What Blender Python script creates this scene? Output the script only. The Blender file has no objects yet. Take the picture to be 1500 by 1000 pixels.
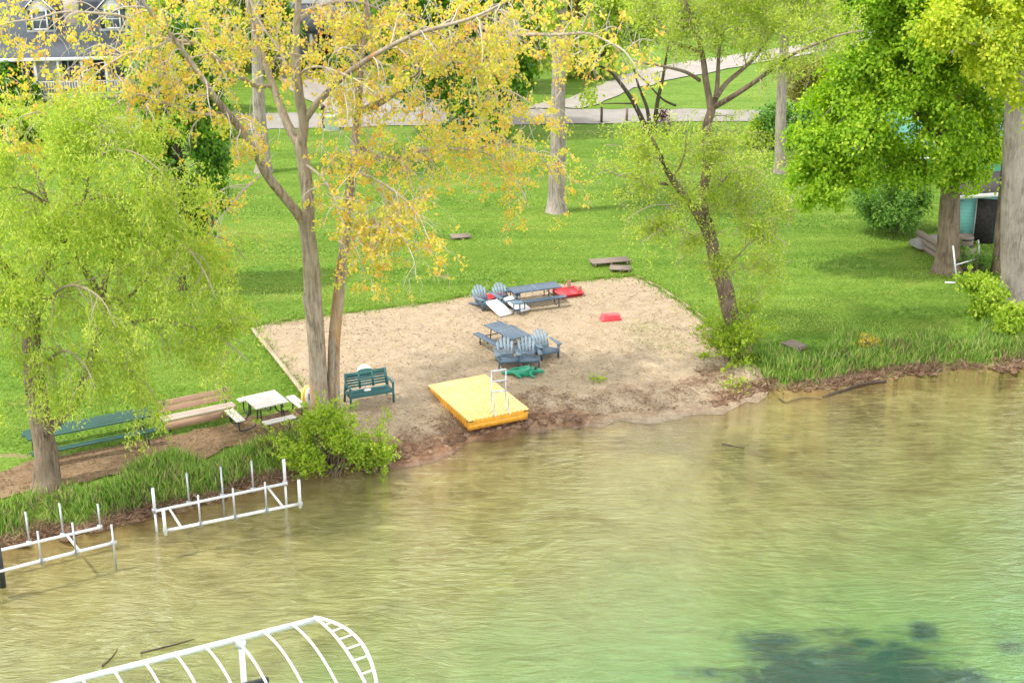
import bpy, math, numpy as np
from mathutils import Vector, Matrix, noise
from mathutils.geometry import delaunay_2d_cdt
PI = math.pi
R = math.radians
sc = bpy.context.scene
COL = sc.collection
rng = np.random.default_rng(7)

# ---------------------------------------------------------------- camera model
F = 2084.0; PITCH = R(21.0); HC = 18.4
SP, CP = math.sin(PITCH), math.cos(PITCH)
def ray(u, v):
    a = (u - 750.0) / F; b = (v - 500.0) / F
    return np.array([a, CP - b * SP, -(SP + b * CP)])
def at_z(u, v, z=0.0):
    d = ray(u, v); t = (z - HC) / d[2]
    return np.array([0, 0, HC]) + d * t
def at_y(u, v, Y):
    d = ray(u, v); t = Y / d[1]
    return np.array([0, 0, HC]) + d * t
def px_per_m(p):
    return F / (p[1] * CP - (p[2] - HC) * SP)

# ---------------------------------------------------------------- terrain
SHORE_PX = [(-500, 930), (-200, 850), (-60, 812), (0, 800), (60, 790), (130, 780), (175, 768), (227, 757), (275, 747), (322, 735), (370, 715),
    (425, 704), (455, 695), (500, 686), (530, 678), (580, 673), (636, 662), (680, 641), (740, 627), (784, 619), (848, 615),
    (912, 608), (980, 603), (1040, 596), (1071, 588), (1095, 577), (1117, 571), (1160, 574), (1206, 571), (1255, 561), (1301, 553),
    (1362, 547), (1408, 540), (1470, 543), (1500, 540), (1600, 533), (1800, 520), (2300, 500)]
SHORE = np.array([at_z(u, v, 0)[:2] for u, v in SHORE_PX])
_far_l = SHORE[0] + (SHORE[0] - SHORE[1]) / np.linalg.norm(SHORE[0] - SHORE[1]) * 200
_far_r = SHORE[-1] + (SHORE[-1] - SHORE[-2]) / np.linalg.norm(SHORE[-1] - SHORE[-2]) * 200
SHORE = np.vstack([_far_l, SHORE, _far_r])
# make it a little ragged
def densify(P, step, jit, closed=False, seed=1, depth=None):
    r = np.random.default_rng(seed); out = []
    n = len(P)
    for i in range(n if closed else n - 1):
        a, b = P[i], P[(i + 1) % n]
        L = np.linalg.norm(b - a); k = max(1, int(L / step)) if L < 60 else 1
        for j in range(k):
            q = a + (b - a) * j / k
            out.append(q + (r.normal(0, jit, 2) if (j or closed) and L < 60 else 0))
    if not closed: out.append(P[-1])
    return np.array(out)
SHORE = densify(SHORE, 0.7, 0.07)
SHORE = SHORE[np.argsort(SHORE[:, 0])]
def sdist(x, y):
    x = np.atleast_1d(np.asarray(x, float)); y = np.atleast_1d(np.asarray(y, float))
    P = np.stack([x, y], -1).reshape(-1, 2); out = np.empty(len(P))
    A, B = SHORE[:-1], SHORE[1:]; AB = B - A; l2 = (AB ** 2).sum(1) + 1e-12
    for s in range(0, len(P), 4000):
        q = P[s:s + 4000, None, :] - A
        t = np.clip((q * AB).sum(-1) / l2, 0, 1)
        d = q - t[..., None] * AB
        out[s:s + 4000] = np.sqrt((d ** 2).sum(-1).min(1))
    sg = np.where(P[:, 1] > np.interp(P[:, 0], SHORE[:, 0], SHORE[:, 1]), 1.0, -1.0)
    return out * sg
def sstep(a, b, x):
    t = np.clip((x - a) / (b - a), 0, 1); return t * t * (3 - 2 * t)
XB0, XB1 = at_z(575, 670)[0], at_z(660, 650)[0]
XB2, XB3 = at_z(1060, 590)[0], at_z(1115, 570)[0]
def hgt(x, y):
    x = np.atleast_1d(np.asarray(x, float)).ravel(); y = np.atleast_1d(np.asarray(y, float)).ravel()
    sd = sdist(x, y)
    wb = sstep(XB0, XB1, x) * (1 - sstep(XB2, XB3, x))
    bank = 0.10 + 0.36 * sstep(0.05, 0.9, sd) + 0.06 * sstep(1, 5, sd)
    bank = np.where(sd < 0.05, 0.10 * sstep(-0.35, 0.05, sd), bank)
    beach = 0.02 + 0.16 * sstep(0.2, 1.0, sd) + 0.34 * sstep(0.6, 7, sd)
    land = bank * (1 - wb) + beach * wb
    d = np.maximum(-sd, 0)
    bed = -0.03 - 0.085 * d - 0.10 * sstep(0, 1.0, d)
    bed = np.maximum(bed, -2.6)
    w = sstep(-0.5, 0.1, sd)
    z = bed * (1 - w) + land * w
    z += 0.02 * np.sin(x * 0.9 + 1.3 * np.sin(y * 0.5)) * np.cos(y * 0.7) * sstep(1, 4, np.abs(sd))
    return z
def hz(x, y): return float(hgt([x], [y])[0])
def G(u, v):
    """where the sight line of photo pixel (u, v) meets the ground"""
    z = 0.4
    for _ in range(5):
        p = at_z(u, v, z); z = hz(p[0], p[1])
    return np.array([p[0], p[1], z])

# ---------------------------------------------------------------- materials
def new_mat(name):
    m = bpy.data.materials.new(name); m.use_nodes = True
    nt = m.node_tree; nt.nodes.clear()
    return m, nt
class NT:
    def __init__(s, nt): s.nt = nt
    def n(s, t, **kw):
        nd = s.nt.nodes.new(t)
        for k, v in kw.items():
            if k.startswith('i_'):
                key = k[2:]; key = int(key) if key.isdigit() else key.replace('_', ' ')
                s.set(nd.inputs[key], v)
            else: setattr(nd, k, v)
        return nd
    def set(s, sock, v):
        if hasattr(v, 'is_output') or isinstance(v, bpy.types.NodeSocket): s.nt.links.new(v, sock)
        else:
            if isinstance(v, (tuple, list)) and sock.type == 'RGBA' and len(v) == 3: v = (*v, 1)
            sock.default_value = v
    def ramp(s, fac, stops, interp='LINEAR'):
        nd = s.nt.nodes.new('ShaderNodeValToRGB'); s.set(nd.inputs[0], fac)
        cr = nd.color_ramp; cr.interpolation = interp
        while len(cr.elements) < len(stops): cr.elements.new(0.5)
        for e, (p, c) in zip(cr.elements, stops):
            e.position = p; e.color = (*c, 1) if len(c) == 3 else c
        return nd.outputs[0]
    def noise(s, scale, detail=4, rough=0.6, vec=None, dist=0.0):
        nd = s.n('ShaderNodeTexNoise'); nd.inputs['Scale'].default_value = scale
        nd.inputs['Detail'].default_value = detail; nd.inputs['Roughness'].default_value = rough
        nd.inputs['Distortion'].default_value = dist
        if vec is not None: s.set(nd.inputs['Vector'], vec)
        return nd.outputs['Fac']
    def mix(s, fac, a, b, mode='MIX'):
        nd = s.n('ShaderNodeMix', data_type='RGBA', blend_type=mode)
        s.set(nd.inputs[0], fac); s.set(nd.inputs[6], a); s.set(nd.inputs[7], b)
        return nd.outputs[2]
    def math(s, op, a, b=0.0, c=None):
        nd = s.n('ShaderNodeMath', operation=op); s.set(nd.inputs[0], a); s.set(nd.inputs[1], b)
        if c is not None: s.set(nd.inputs[2], c)
        return nd.outputs[0]
    def attr(s, name): return s.n('ShaderNodeAttribute', attribute_name=name).outputs['Fac']
    def pos(s): return s.n('ShaderNodeNewGeometry').outputs['Position']
    def obj(s): return s.n('ShaderNodeTexCoord').outputs['Object']
    def mapping(s, vec, scale=(1, 1, 1), rot=(0, 0, 0)):
        nd = s.n('ShaderNodeMapping'); s.set(nd.inputs[0], vec)
        nd.inputs['Scale'].default_value = scale; nd.inputs['Rotation'].default_value = rot
        return nd.outputs[0]
    def bump(s, h, strength=0.3, dist=0.02, normal=None):
        nd = s.n('ShaderNodeBump'); nd.inputs['Strength'].default_value = strength; nd.inputs['Distance'].default_value = dist
        s.set(nd.inputs['Height'], h)
        if normal is not None: s.set(nd.inputs['Normal'], normal)
        return nd.outputs[0]
    def out(s, surf, vol=None):
        o = s.n('ShaderNodeOutputMaterial')
        if surf is not None: s.nt.links.new(surf, o.inputs[0])
        if vol is not None: s.nt.links.new(vol, o.inputs[1])
    def bsdf(s, col, rough=0.6, spec=0.3, metal=0.0, normal=None):
        b = s.n('ShaderNodeBsdfPrincipled'); s.set(b.inputs['Base Color'], col); s.set(b.inputs['Roughness'], rough)
        b.inputs['Specular IOR Level'].default_value = spec; b.inputs['Metallic'].default_value = metal
        if normal is not None: s.set(b.inputs['Normal'], normal)
        return b.outputs[0]

def plain(name, col, rough=0.5, spec=0.4, metal=0.0, var=0.18, scale=6.0, bump=0.1, dirt=None):
    m, nt = new_mat(name); t = NT(nt); o = t.obj()
    n1 = t.noise(scale, 5, 0.65, o); n2 = t.noise(scale * 7, 3, 0.6, o)
    lo = tuple(c * (1 - var) for c in col); hi = tuple(min(1, c * (1 + var)) for c in col)
    c = t.ramp(n1, [(0.3, lo), (0.7, hi)])
    if dirt:
        c = t.mix(t.ramp(t.noise(scale * 2.3, 6, 0.7, o), [(0.55, (0, 0, 0)), (0.75, (1, 1, 1))]), c, dirt)
    t.out(t.bsdf(c, rough, spec, metal, t.bump(n2, bump, 0.01)))
    return m
def wood(name, col, dark, rough=0.75, axis=(1.2, 14, 14)):
    m, nt = new_mat(name); t = NT(nt); o = t.mapping(t.obj(), axis)
    g = t.noise(2.0, 6, 0.7, o); k = t.noise(9.0, 3, 0.6, o)
    c = t.ramp(g, [(0.3, dark), (0.5, col), (0.75, tuple(min(1, x * 1.25) for x in col))])
    c = t.mix(0.35, c, t.ramp(k, [(0.3, dark), (0.7, col)]))
    t.out(t.bsdf(c, rough, 0.2, 0, t.bump(g, 0.3, 0.01)))
    return m
def leaf_mat(name, stops, trans=0.45, rough=0.55, tcol=1.25):
    m, nt = new_mat(name); t = NT(nt)
    a = t.attr('tone')
    c = t.ramp(a, stops)
    d = t.bsdf(c, rough, 0.25)
    tr = t.n('ShaderNodeBsdfTranslucent')
    hs = t.n('ShaderNodeHueSaturation'); hs.inputs['Saturation'].default_value = 1.1; hs.inputs['Value'].default_value = tcol
    t.set(hs.inputs['Color'], c); t.set(tr.inputs[0], hs.outputs[0])
    mx = t.n('ShaderNodeMixShader'); mx.inputs[0].default_value = trans
    nt.links.new(d, mx.inputs[1]); nt.links.new(tr.outputs[0], mx.inputs[2])
    t.out(mx.outputs[0])
    return m
def bark_mat(name, dark, mid, light, twig, lichen=None):
    m, nt = new_mat(name); t = NT(nt); o = t.pos()
    w = t.mapping(o, (9, 9, 1.3))
    g = t.noise(1.6, 7, 0.7, w, 0.6); p = t.noise(1.1, 3, 0.6, o)
    c = t.ramp(g, [(0.32, dark), (0.48, mid), (0.7, light)])
    g2 = t.noise(1.0, 5, 0.7, t.mapping(o, (5, 5, .7)), 1.0)
    c = t.mix(t.ramp(g2, [(0.36, (.75, .75, .75)), (0.50, (0, 0, 0))]), c, dark)
    c = t.mix(t.ramp(p, [(0.42, (0, 0, 0)), (0.62, (.5, .5, .5))]), c, light)
    if lichen:
        s = t.noise(0.55, 4, 0.6, t.mapping(o, (2.2, 2.2, .5)))
        c = t.mix(t.ramp(s, [(0.58, (0, 0, 0)), (0.66, (.6, .6, .6))]), c, lichen)
    c = t.mix(t.attr('tone'), c, twig)
    t.out(t.bsdf(c, 0.85, 0.15, 0, t.bump(g, 0.7, 0.05)))
    return m

# ---------------------------------------------------------------- mesh helpers
def mesh_np(name, V, faces_flat, sizes, mat=None, tone=None, smooth=False, extra=None):
    me = bpy.data.meshes.new(name)
    V = np.ascontiguousarray(V, dtype=np.float32)
    me.vertices.add(len(V)); me.vertices.foreach_set('co', V.ravel())
    faces_flat = np.asarray(faces_flat, dtype=np.int32); sizes = np.asarray(sizes, dtype=np.int32)
    me.loops.add(len(faces_flat)); me.loops.foreach_set('vertex_index', faces_flat)
    me.polygons.add(len(sizes))
    st = np.zeros(len(sizes), np.int32); st[1:] = np.cumsum(sizes)[:-1]
    me.polygons.foreach_set('loop_start', st)
    if smooth: me.polygons.foreach_set('use_smooth', np.ones(len(sizes), bool))
    if tone is not None:
        a = me.attributes.new('tone', 'FLOAT', 'POINT'); a.data.foreach_set('value', np.asarray(tone, np.float32))
    for k, v in (extra or {}).items():
        a = me.attributes.new(k, 'FLOAT', 'POINT'); a.data.foreach_set('value', np.asarray(v, np.float32))
    me.update(calc_edges=True)
    if mat: me.materials.append(mat)
    return me
def link(name, me, parent=None, **props):
    o = bpy.data.objects.new(name, me); COL.objects.link(o)
    if parent: o.parent = parent
    for k, v in props.items(): o[k] = v
    return o
def thing(name, label, cat, loc=(0, 0, 0), rz=0.0, group=None):
    o = bpy.data.objects.new(name, None); COL.objects.link(o)
    o.location = tuple(loc); o.rotation_euler = (0, 0, rz); o.empty_display_size = 0.2
    o['label'] = label; o['category'] = cat
    if group: o['group'] = group
    return o
def tag(o, label, cat, group=None):
    o['label'] = label; o['category'] = cat
    if group: o['group'] = group
    return o
def copy_tree(o, parent=None):
    c = o.copy(); COL.objects.link(c); c.parent = parent
    for ch in list(o.children): copy_tree(ch, c)
    return c
class MB:
    def __init__(s): s.V = []; s.F = []; s.T = []
    def add(s, vs, fs, tone=0.0):
        b = len(s.V); s.V += [tuple(v) for v in vs]; s.F += [[i + b for i in f] for f in fs]; s.T += [tone] * len(vs)
        return s
    def box(s, c, size, rot=None, tone=0.0):
        h = [x / 2 for x in size]; vs = []
        for z in (-1, 1):
            for x, y in ((-1, -1), (1, -1), (1, 1), (-1, 1)): vs.append(Vector((x * h[0], y * h[1], z * h[2])))
        if rot is not None: vs = [rot @ v for v in vs]
        vs = [v + Vector(c) for v in vs]
        return s.add(vs, [(3, 2, 1, 0), (4, 5, 6, 7), (0, 1, 5, 4), (1, 2, 6, 5), (2, 3, 7, 6), (3, 0, 4, 7)], tone)
    def beam(s, p0, p1, w, h, up=(0, 0, 1), tone=0.0):
        p0, p1 = Vector(p0), Vector(p1); d = p1 - p0; L = d.length; d.normalize()
        upv = Vector(up)
        if abs(d.dot(upv)) > 0.98: upv = Vector((0, 1, 0))
        x = d.cross(upv).normalized(); z = x.cross(d)
        m = Matrix((x, d, z)).transposed()
        return s.box((p0 + p1) / 2, (w, L, h), m, tone)
    def tube(s, pts, r, n=8, tone=0.0, cap=True):
        V, Fc = tube_np([np.array(p, float) for p in pts], r, n, cap)
        return s.add(V, Fc, tone)
    def prism(s, poly, z0, z1, tone=0.0):
        n = len(poly); vs = [(x, y, z0) for x, y in poly] + [(x, y, z1) for x, y in poly]
        fs = [list(range(n))[::-1], list(range(n, 2 * n))] + [(i, (i + 1) % n, (i + 1) % n + n, i + n) for i in range(n)]
        return s.add(vs, fs, tone)
    def prof(s, poly, axis_len, M, tone=0.0):
        """polygon in (a, b) extruded along c by +-axis_len/2, then mapped with function M(a, b, c)"""
        n = len(poly); h = axis_len / 2
        vs = [M(a, b, -h) for a, b in poly] + [M(a, b, h) for a, b in poly]
        fs = [list(range(n))[::-1], list(range(n, 2 * n))] + [(i, (i + 1) % n, (i + 1) % n + n, i + n) for i in range(n)]
        return s.add(vs, fs, tone)
    def lathe(s, prof, n=24, c=(0, 0, 0), tone=0.0):
        vs = []; fs = []; k = len(prof)
        for i in range(n):
            a = 2 * PI * i / n
            for r, z in prof: vs.append((c[0] + r * math.cos(a), c[1] + r * math.sin(a), c[2] + z))
        for i in range(n):
            j = (i + 1) % n
            for q in range(k - 1): fs.append((i * k + q, j * k + q, j * k + q + 1, i * k + q + 1))
        fs.append([i * k for i in range(n)][::-1]); fs.append([i * k + k - 1 for i in range(n)])
        return s.add(vs, fs, tone)
    def build(s, name, mat, parent=None, bevel=0.0, smooth=False, **props):
        V = np.array(s.V, np.float32)
        flat = [i for f in s.F for i in f]; sizes = [len(f) for f in s.F]
        me = mesh_np(name, V, flat, sizes, mat, s.T, smooth)
        import bmesh
        bm = bmesh.new(); bm.from_mesh(me); bmesh.ops.recalc_face_normals(bm, faces=bm.faces); bm.to_mesh(me); bm.free()
        o = link(name, me, parent, **props)
        if bevel:
            b = o.modifiers.new('Bevel', 'BEVEL'); b.width = bevel; b.segments = 2; b.limit_method = 'ANGLE'
        return o
def frames(P):
    T = np.gradient(P, axis=0); T /= np.linalg.norm(T, axis=1)[:, None] + 1e-9
    ref = np.array([1.0, 0, 0]) if abs(T[0][0]) < 0.8 else np.array([0, 1.0, 0])
    N = np.empty_like(P); n = ref - T[0] * ref.dot(T[0]); n /= np.linalg.norm(n); N[0] = n
    for i in range(1, len(P)):
        n = N[i - 1] - T[i] * N[i - 1].dot(T[i]); N[i] = n / (np.linalg.norm(n) + 1e-9)
    return T, N, np.cross(T, N)
def tube_np(pts, r, n=8, cap=True, lump=0.0, seed=0):
    P = np.array(pts, float); k = len(P)
    r = np.full(k, float(r)) if np.isscalar(r) else np.asarray(r, float)
    T, N, B = frames(P)
    a = np.arange(n) * 2 * PI / n
    rr = np.repeat(r[:, None], n, 1)
    if lump:
        q = np.random.default_rng(seed); ph = q.uniform(0, 6.28, 3)
        rr = rr * (1 + lump * (np.sin(2 * a + ph[0] + 0.5 * np.arange(k)[:, None]) * .5 + np.sin(3 * a + ph[1] - .7 * np.arange(k)[:, None]) * .5))
    V = P[:, None] + rr[..., None] * (np.cos(a)[None, :, None] * N[:, None] + np.sin(a)[None, :, None] * B[:, None])
    V = V.reshape(-1, 3); Fc = []
    for i in range(k - 1):
        for j in range(n):
            j2 = (j + 1) % n
            Fc.append((i * n + j, i * n + j2, (i + 1) * n + j2, (i + 1) * n + j))
    if cap:
        Fc.append(tuple(range(n))[::-1]); Fc.append(tuple(range((k - 1) * n, k * n)))
    return V, Fc

def spline(P, per=4):
    P = np.array(P, float); out = []
    Q = np.vstack([2 * P[0] - P[1], P, 2 * P[-1] - P[-2]])
    for i in range(1, len(Q) - 2):
        for j in range(per):
            t = j / per; a, b, c, d = Q[i - 1], Q[i], Q[i + 1], Q[i + 2]
            out.append(0.5 * ((2 * b) + (-a + c) * t + (2 * a - 5 * b + 4 * c - d) * t * t + (-a + 3 * b - 3 * c + d) * t ** 3))
    out.append(P[-1]); return np.array(out)

# ---------------------------------------------------------------- trees
class Wood:
    """collects the tubes of one tree's trunk and limbs into one mesh"""
    def __init__(s): s.V = []; s.flat = []; s.n = 0; s.tone = []; s.nf = 0
    def tube(s, P, r, n, twig=None, lump=0.0, seed=0):
        P = np.asarray(P, float); k = len(P); r = np.asarray(r, float)
        V, _ = tube_np(P, r, n, False, lump, seed)
        i = np.arange(k - 1)[:, None] * n; j = np.arange(n)[None, :]; j2 = (j + 1) % n
        q = np.stack([i + j, i + j2, i + n + j2, i + n + j], -1).reshape(-1, 4) + s.n
        s.V.append(V); s.flat.append(q); s.n += len(V); s.nf += len(q)
        rr = np.repeat(r, n)
        s.tone.append(np.clip(1 - (rr - 0.008) / 0.05, 0, 1) if twig is None else np.full(len(V), twig))
    def mesh(s, name, mat, loc):
        V = np.vstack(s.V) - np.asarray(loc); Q = np.vstack(s.flat)
        return mesh_np(name, V, Q.ravel(), np.full(len(Q), 4), mat, np.concatenate(s.tone), True)
def unit(v):
    return v / (np.linalg.norm(v, axis=-1, keepdims=True) + 1e-9)
def leaf_quads(C, T, Nn, L, W, tone, r, fold=0.0):
    """diamond leaves: centre C, long axis T, normal Nn"""
    B = unit(np.cross(Nn, T)); N = len(C)
    L = L * r.uniform(.7, 1.25, N)[:, None]; W = W * r.uniform(.75, 1.2, N)[:, None]
    a = C - T * L / 2; c = C + T * L / 2; up = unit(np.cross(T, B)) * W * fold
    b = C + B * W / 2 - T * L * .08 + up; d = C - B * W / 2 - T * L * .08 + up
    V = np.stack([a, b, c, d], 1).reshape(-1, 3)
    return V, np.repeat(tone, 4)
def grow(wood, sites, limb, rad, cfg, r, level=0, sides=None):
    """limb: polyline (k,3) with radii; adds it and its side branches; leaf sites (pos, dir) are appended"""
    n = sides or (10 if level == 0 else (4 if level == 1 else 3))
    wood.tube(limb, rad, n, None if level < 9 else 1.0, 0.10 if rad[0] > .12 else 0.0, int(r.integers(1e6)))
    seg = np.linalg.norm(np.diff(limb, axis=0), axis=1); L = seg.sum(); cum = np.concatenate([[0], np.cumsum(seg)])
    def pt(t):
        s = t * L; i = min(len(seg) - 1, int(np.searchsorted(cum, s, 'right') - 1)); f = (s - cum[i]) / max(seg[i], 1e-6)
        return limb[i] + (limb[i + 1] - limb[i]) * f, unit(limb[i + 1] - limb[i]), rad[i] + (rad[i + 1] - rad[i]) * f
    if level >= cfg['leaf_level']:
        k = max(1, int(L / cfg['leaf_step']))
        for i in range(k):
            t = cfg.get('leaf_t0', .3) + (1 - cfg.get('leaf_t0', .3)) * (i + r.uniform(.2, 1)) / k
            p, d, _ = pt(min(t, 1.0)); sites.append((p, d))
    if level < cfg['levels']:
        dens = cfg['dens'][level]; t0 = cfg['t0'] if level == 0 else 0.15
        k = int(L * (1 - t0) * dens + r.uniform(0, 1))
        for i in range(k):
            t = t0 + (1 - t0) * (i + r.uniform(0, 1)) / max(k, 1); t = min(t, .995)
            p, d, rr = pt(t)
            if cfg.get('keep') and not cfg['keep'](p, level): continue
            side = unit(r.normal(0, 1, 3)); side = unit(side - d * side.dot(d))
            dd = unit(d * r.uniform(.25, .8) + side * 0.9 + np.array([0, 0, cfg['up'][level]]))
            ln = cfg['len'][level] * r.uniform(.5, 1.2) * (1 - .35 * t)
            m = 6 if level == 0 else 4
            Q = [p]; cur = dd.copy()
            for q in range(m):
                cur = unit(cur + r.normal(0, cfg.get('wander', .22), 3) + np.array([0, 0, -cfg['droop'][level] * (q + 1) / m]))
                Q.append(Q[-1] + cur * ln / m)
            r0 = min(rr * .6, cfg['rad'][level]) ; r1 = max(.004, r0 * .3)
            grow(wood, sites, np.array(Q), np.linspace(r0, r1, m + 1), cfg, r, level + 1)
def leaves_at(sites, cfg, r):
    """a cluster of leaves at each site"""
    P = np.array([s[0] for s in sites]); D = np.array([s[1] for s in sites])
    k = cfg['per']; N = len(P) * k
    C = np.repeat(P, k, 0) + r.normal(0, cfg['spread'], (N, 3)) * np.array([1, 1, cfg.get('flat', .8)])
    T = unit(np.repeat(D, k, 0) * cfg.get('along', .4) + r.normal(0, .7, (N, 3)) + np.array([0, 0, -cfg.get('hang', .4)]))
    Nn = unit(r.normal(0, .8, (N, 3)) + np.array([0, 0, cfg.get('nup', .6)]))
    tone = np.clip(np.repeat(r.uniform(.15, .85, len(P)), k) + r.normal(0, .14, N), 0, 1)
    return leaf_quads(C, T, Nn, cfg['L'], cfg['W'], tone, r)
def lobes_sites(lobes, n, r, gap=0.0, gscale=.7, shell=.45, tilt=.7):
    """lobes: (centre(3), radii(3)); sample clump sites biased to the outer shell, with holes from 3-D noise"""
    vol = np.array([abs(l[1][0] * l[1][1] * l[1][2]) ** .8 for l in lobes]); pr = vol / vol.sum()
    P = []; D = []
    while len(P) < n:
        i = r.choice(len(lobes), p=pr); c, ra = lobes[i]
        d = unit(r.normal(0, 1, 3)); f = r.uniform(0, 1) ** shell
        p = np.asarray(c) + d * np.asarray(ra) * f * (1 + .22 * noise.noise(Vector(d * 2.3) + Vector((i * 7.1, 0, 0))))
        if gap and noise.noise(Vector(p * gscale)) < gap - .5 + .0: continue
        P.append(p); D.append(unit(d + np.array([0, 0, tilt])))
    return np.array(P), np.array(D)
def sprays(P, D, cfg, r):
    """flat-ish sprays of leaves round each site, facing D"""
    k = cfg['per']; N = len(P) * k
    Dn = np.repeat(D, k, 0)
    off = r.normal(0, 1, (N, 3)); off -= Dn * (off * Dn).sum(1)[:, None] * cfg.get('thin', .75)
    C = np.repeat(P, k, 0) + off * cfg['spread']
    T = unit(unit(off) * .8 + r.normal(0, .5, (N, 3)) + np.array([0, 0, -cfg.get('hang', .35)]))
    Nn = unit(Dn + r.normal(0, .45, (N, 3)))
    tone = np.clip(np.repeat(r.uniform(.15, .85, len(P)), k) + r.normal(0, .13, N), 0, 1)
    return leaf_quads(C, T, Nn, cfg['L'], cfg['W'], tone, r)
def crown_obj(VT, mat, parent, loc, name='crown'):
    V = np.vstack([a for a, b in VT]) - np.asarray(loc); tone = np.concatenate([b for a, b in VT])
    me = mesh_np(name, V, np.arange(len(V)), np.full(len(V) // 4, 4), mat, tone)
    return link(name, me, parent)
def limb_px(pts, Y, w0, w1, per=4):
    """pts: (u, v, dy) photo pixels at world depth Y+dy; widths in metres"""
    P = spline([at_y(p[0], p[1], Y + (p[2] if len(p) > 2 else 0)) for p in pts], per)
    return P, np.linspace(w0 / 2, w1 / 2, len(P))
def lobe_px(u, v, ru, rv, Y, rd=None):
    c = at_y(u, v, Y); s = px_per_m(c)
    return (c, (ru / s, rd if rd else ru / s, rv / s))

# ---------------------------------------------------------------- camera, light, sky
cd = bpy.data.cameras.new('camera'); cam = bpy.data.objects.new('camera', cd); COL.objects.link(cam)
cam.location = (0, 0, HC); cam.rotation_euler = (PI / 2 - PITCH, 0, 0)
cd.sensor_width = 36.0; cd.lens = 36.0 * F / 1500.0; cd.clip_end = 2000; cd.clip_start = 0.5
sc.camera = cam
SUN_DIR = Vector((-0.42, -0.14, 0.90)).normalized()
elev = math.asin(SUN_DIR.z); azim = math.atan2(SUN_DIR.x, SUN_DIR.y)
sl = bpy.data.lights.new('sun', 'SUN'); sl.energy = 3.6; sl.angle = R(1.8); sl.color = (1.0, 0.95, 0.87)
so = bpy.data.objects.new('sun', sl); COL.objects.link(so)
so.rotation_euler = (-SUN_DIR).to_track_quat('-Z', 'Y').to_euler()
so.location = (0, 0, 60)
w = bpy.data.worlds.new('World'); sc.world = w; w.use_nodes = True
nt = w.node_tree; nt.nodes.clear(); t = NT(nt)
sky = t.n('ShaderNodeTexSky', sky_type='NISHITA'); sky.sun_disc = False
sky.sun_elevation = elev; sky.sun_rotation = azim; sky.dust_density = 2.0; sky.air_density = 1.0
gen = t.n('ShaderNodeTexCoord').outputs['Generated']
cl = t.noise(2.2, 8, 0.62, t.mapping(gen, (1, 1, 2.6)), 0.5)
clm = t.ramp(cl, [(0.36, (0.25, 0.25, 0.25)), (0.58, (1, 1, 1))])
gz_ = t.n('ShaderNodeSeparateXYZ'); t.set(gz_.inputs[0], gen)
lift = t.ramp(gz_.outputs[2], [(0.0, (.25, .25, .25)), (.18, (.75, .75, .75)), (.40, (1, 1, 1)), (.62, (.55, .55, .55)), (.85, (.24, .24, .24))])   # unseen low cloud band, brightened so the water mirrors silver streaks
cc_ = t.mix(1.0, (38.0, 38.4, 39.0), lift, 'MULTIPLY')
col = t.mix(clm, sky.outputs[0], cc_)
bg = t.n('ShaderNodeBackground'); t.set(bg.inputs[0], col); bg.inputs[1].default_value = 0.115
o = t.n('ShaderNodeOutputWorld'); nt.links.new(bg.outputs[0], o.inputs[0])
sc.view_settings.view_transform = 'Standard'; sc.view_settings.look = 'None'
sc.view_settings.exposure = 0.36; sc.view_settings.gamma = 1.0
sc.cycles.max_bounces = 8; sc.cycles.transparent_max_bounces = 16; sc.cycles.diffuse_bounces = 4
sc.cycles.glossy_bounces = 3; sc.cycles.transmission_bounces = 6
sc.cycles.caustics_reflective = False; sc.cycles.caustics_refractive = False
sc.cycles.use_denoising = True
try: sc.cycles.denoiser = 'OPENIMAGEDENOISE'
except Exception: pass
sc.cycles.sample_clamp_indirect = 6

# ---------------------------------------------------------------- ground
def lawn_mat():
    m, nt = new_mat('lawn_grass'); t = NT(nt); o = t.pos()
    big = t.noise(0.13, 4, 0.6, o, .4); mid = t.noise(0.7, 5, 0.68, o, .6); fine = t.noise(9, 4, 0.75, o)
    mow = t.noise(0.55, 3, 0.6, t.mapping(o, (.35, 2.6, 1), (0, 0, R(14))))
    fib = t.noise(5, 5, 0.8, t.mapping(o, (3.0, 1.2, 1), (0, 0, R(20))))
    c = t.ramp(mid, [(0.25, (.085, .185, .022)), (0.45, (.150, .265, .034)), (0.62, (.210, .315, .046)), (0.8, (.31, .36, .08))])
    c = t.mix(t.ramp(big, [(0.35, (0, 0, 0)), (0.65, (.7, .7, .7))]), c, (.185, .29, .04))
    c = t.mix(t.ramp(mow, [(0.35, (.0, .0, .0)), (0.65, (.75, .75, .75))]), c, (.100, .180, .018))
    c = t.mix(t.ramp(fine, [(0.40, (.75, .75, .75)), (0.55, (0, 0, 0))]), c, (.060, .125, .008))
    c = t.mix(t.ramp(fib, [(0.58, (0, 0, 0)), (0.78, (.6, .6, .6))]), c, (.27, .31, .05))
    dry = t.noise(0.33, 6, 0.72, o, .8)
    c = t.mix(t.ramp(dry, [(0.56, (0, 0, 0)), (0.72, (.55, .55, .55))]), c, (.33, .29, .085))
    bare = t.attr('bare')
    bn = t.math('ADD', bare, t.math('MULTIPLY', t.math('SUBTRACT', t.noise(1.6, 6, .75, o), .5), 1.3))
    c = t.mix(t.ramp(bn, [(0.48, (0, 0, 0)), (0.70, (.85, .85, .85))]), c, t.ramp(fine, [(.3, (.20, .145, .075)), (.7, (.36, .27, .16))]))
    h = t.math('ADD', fine, fib)
    t.out(t.bsdf(c, 0.9, 0.12, 0, t.bump(h, 0.9, 0.06)))
    return m
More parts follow.
